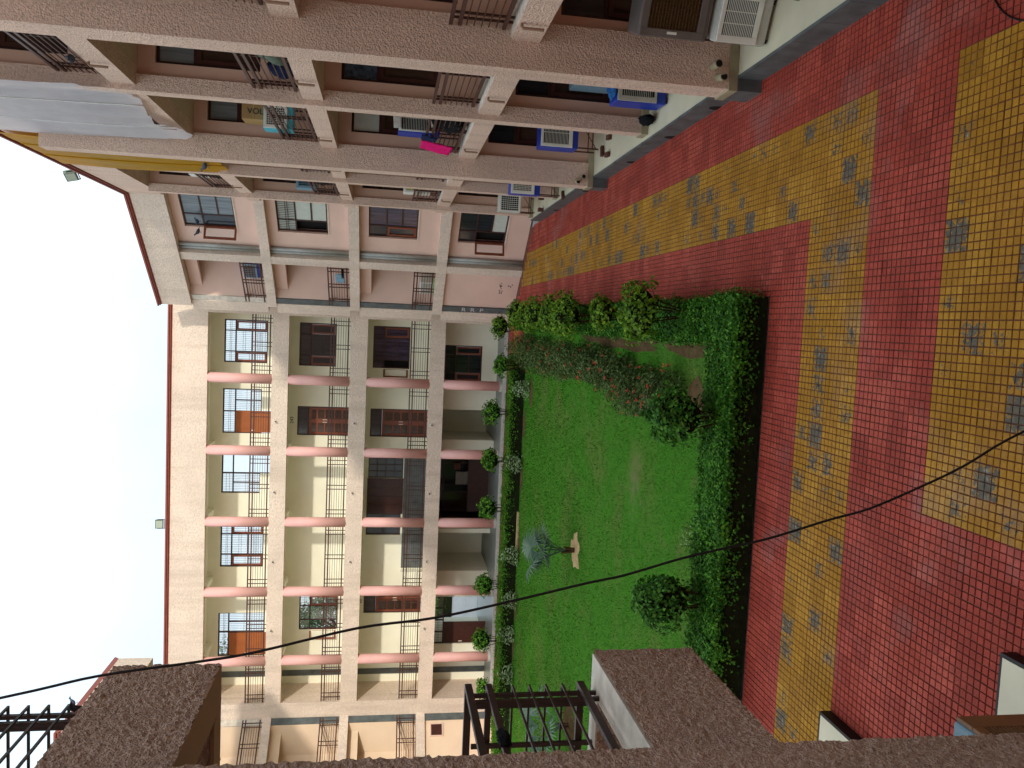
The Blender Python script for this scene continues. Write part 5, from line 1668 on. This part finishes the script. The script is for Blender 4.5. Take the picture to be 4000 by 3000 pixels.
fan_palm('green fan palm half hidden behind the near balcony rail', -10.1, 19.1, [(1.4, 0.5, 0.95, 0.62, 0.3), (3.4, 0.55, 0.85, 0.62, 0.5), (0.2, 0.6, 0.7, 0.55, 0.6), (5.0, 0.5, 0.6, 0.55, 0.8), (2.5, 0.5, 0.9, 0.55, 0.4), (4.2, 0.5, 0.65, 0.5, 0.7)], 8, M['leaf_palm'])

# grass blades over the lawn, thickest where they are near enough to read
n = 90000
t = rng.random(n)
gy = 10.75 + 17.2 * t ** 1.7
gx = -14.5 + 14.2 * rng.random(n)
keep = (np.hypot((gx + 3.0) / 0.75, (gy - 15.0) / 0.4) > 0.9 + 0.5 * rng.random(n)) & (np.hypot(gx + 5.65, gy - 19.42) > 0.42)
gx, gy = gx[keep], gy[keep]
n = len(gx)
patch = np.array([noise.noise(Vector((a * 0.8, b2 * 0.8, 4))) for a, b2 in zip(gx, gy)])
hgt = (0.022 + 0.016 * rng.random(n)) * (1 + 0.5 * patch) * (0.8 + 0.04 * (gy - 10))
wid = 0.004 + 0.0012 * (gy - 10) * 0.5
ang = rng.random(n) * 6.283
lean = rng.normal(0, 0.018, (n, 2))
dx, dy = np.cos(ang) * wid, np.sin(ang) * wid
V = np.zeros((n, 3, 3), np.float32)
V[:, 0] = np.stack([gx - dx, gy - dy, np.zeros(n)], 1)
V[:, 1] = np.stack([gx + dx, gy + dy, np.zeros(n)], 1)
V[:, 2] = np.stack([gx + lean[:, 0], gy + lean[:, 1], hgt], 1)
me = bpy.data.meshes.new('grass')
me.vertices.add(n * 3)
me.vertices.foreach_set('co', V.ravel())
me.loops.add(n * 3)
me.loops.foreach_set('vertex_index', np.arange(n * 3, dtype=np.int32))
me.polygons.add(n)
me.polygons.foreach_set('loop_start', np.arange(0, n * 3, 3, dtype=np.int32))
me.update(calc_edges=True)
me.materials.append(M['grass'])
go = bpy.data.objects.new('grass', me)
COL.objects.link(go)
tag(go, 'short green grass of the lawn', 'grass', kind='stuff')

# trees and a hedge seen through the openings of the gallery block
def tree(label, x, y, h, rad, n, seed):
    r = thing('tree', label, 'tree', (x, y, 0), 'trees beyond the gallery block')
    rr = random.Random(seed)
    tb = MB()
    tb.tube([(x, y, 0), (x + 0.1, y, h * 0.3), (x - 0.1, y + 0.1, h * 0.6), (x, y, h * 0.9)], [0.2, 0.16, 0.1, 0.03], 8)
    for k in range(9):
        a = rr.uniform(0, 6.283)
        z = h * rr.uniform(0.35, 0.7)
        tb.tube([(x, y, z), (x + rad * 0.5 * math.cos(a), y + rad * 0.5 * math.sin(a), z + h * 0.12), (x + rad * 0.9 * math.cos(a), y + rad * 0.9 * math.sin(a), z + h * 0.16)], [0.07, 0.05, 0.015], 6)
    tb.build('trunk', M['twig'], r)
    g = np.random.default_rng(seed)
    cl = g.normal(0, 1, (26, 3))
    cl /= np.linalg.norm(cl, axis=1)[:, None]
    cl = cl * (g.random(26) ** 0.4)[:, None] * np.array([rad, rad, h * 0.3]) + np.array([x, y, h * 0.68])
    idx = g.integers(0, 26, n)
    d = g.normal(0, 1, (n, 3))
    d /= np.linalg.norm(d, axis=1)[:, None]
    P = cl[idx] + d * (g.random(n) ** 0.4)[:, None] * rad * 0.34
    leaf_mesh('crown', P, d + np.array([0, 0, 0.4]), 0.22, M['leaf_tree'], r, 0.5)
    return r
tree('leafy tree seen through the second floor window with an open casement', -17.5, 44.0, 9.8, 2.6, 5200, 101)
tree('taller tree seen through the top floor window with a brown door', -19.6, 48.0, 14.6, 2.6, 5200, 102)
tree('tree top just showing in the open top floor doorway', -9.1, 46.5, 11.6, 1.1, 1600, 103)
hedge('hedge', 'bright garden hedge beyond the ground floor passage', -30, -10, 53.0, 57.0, 1.0, 6000, 0.25, M['leaf_green'], 9)
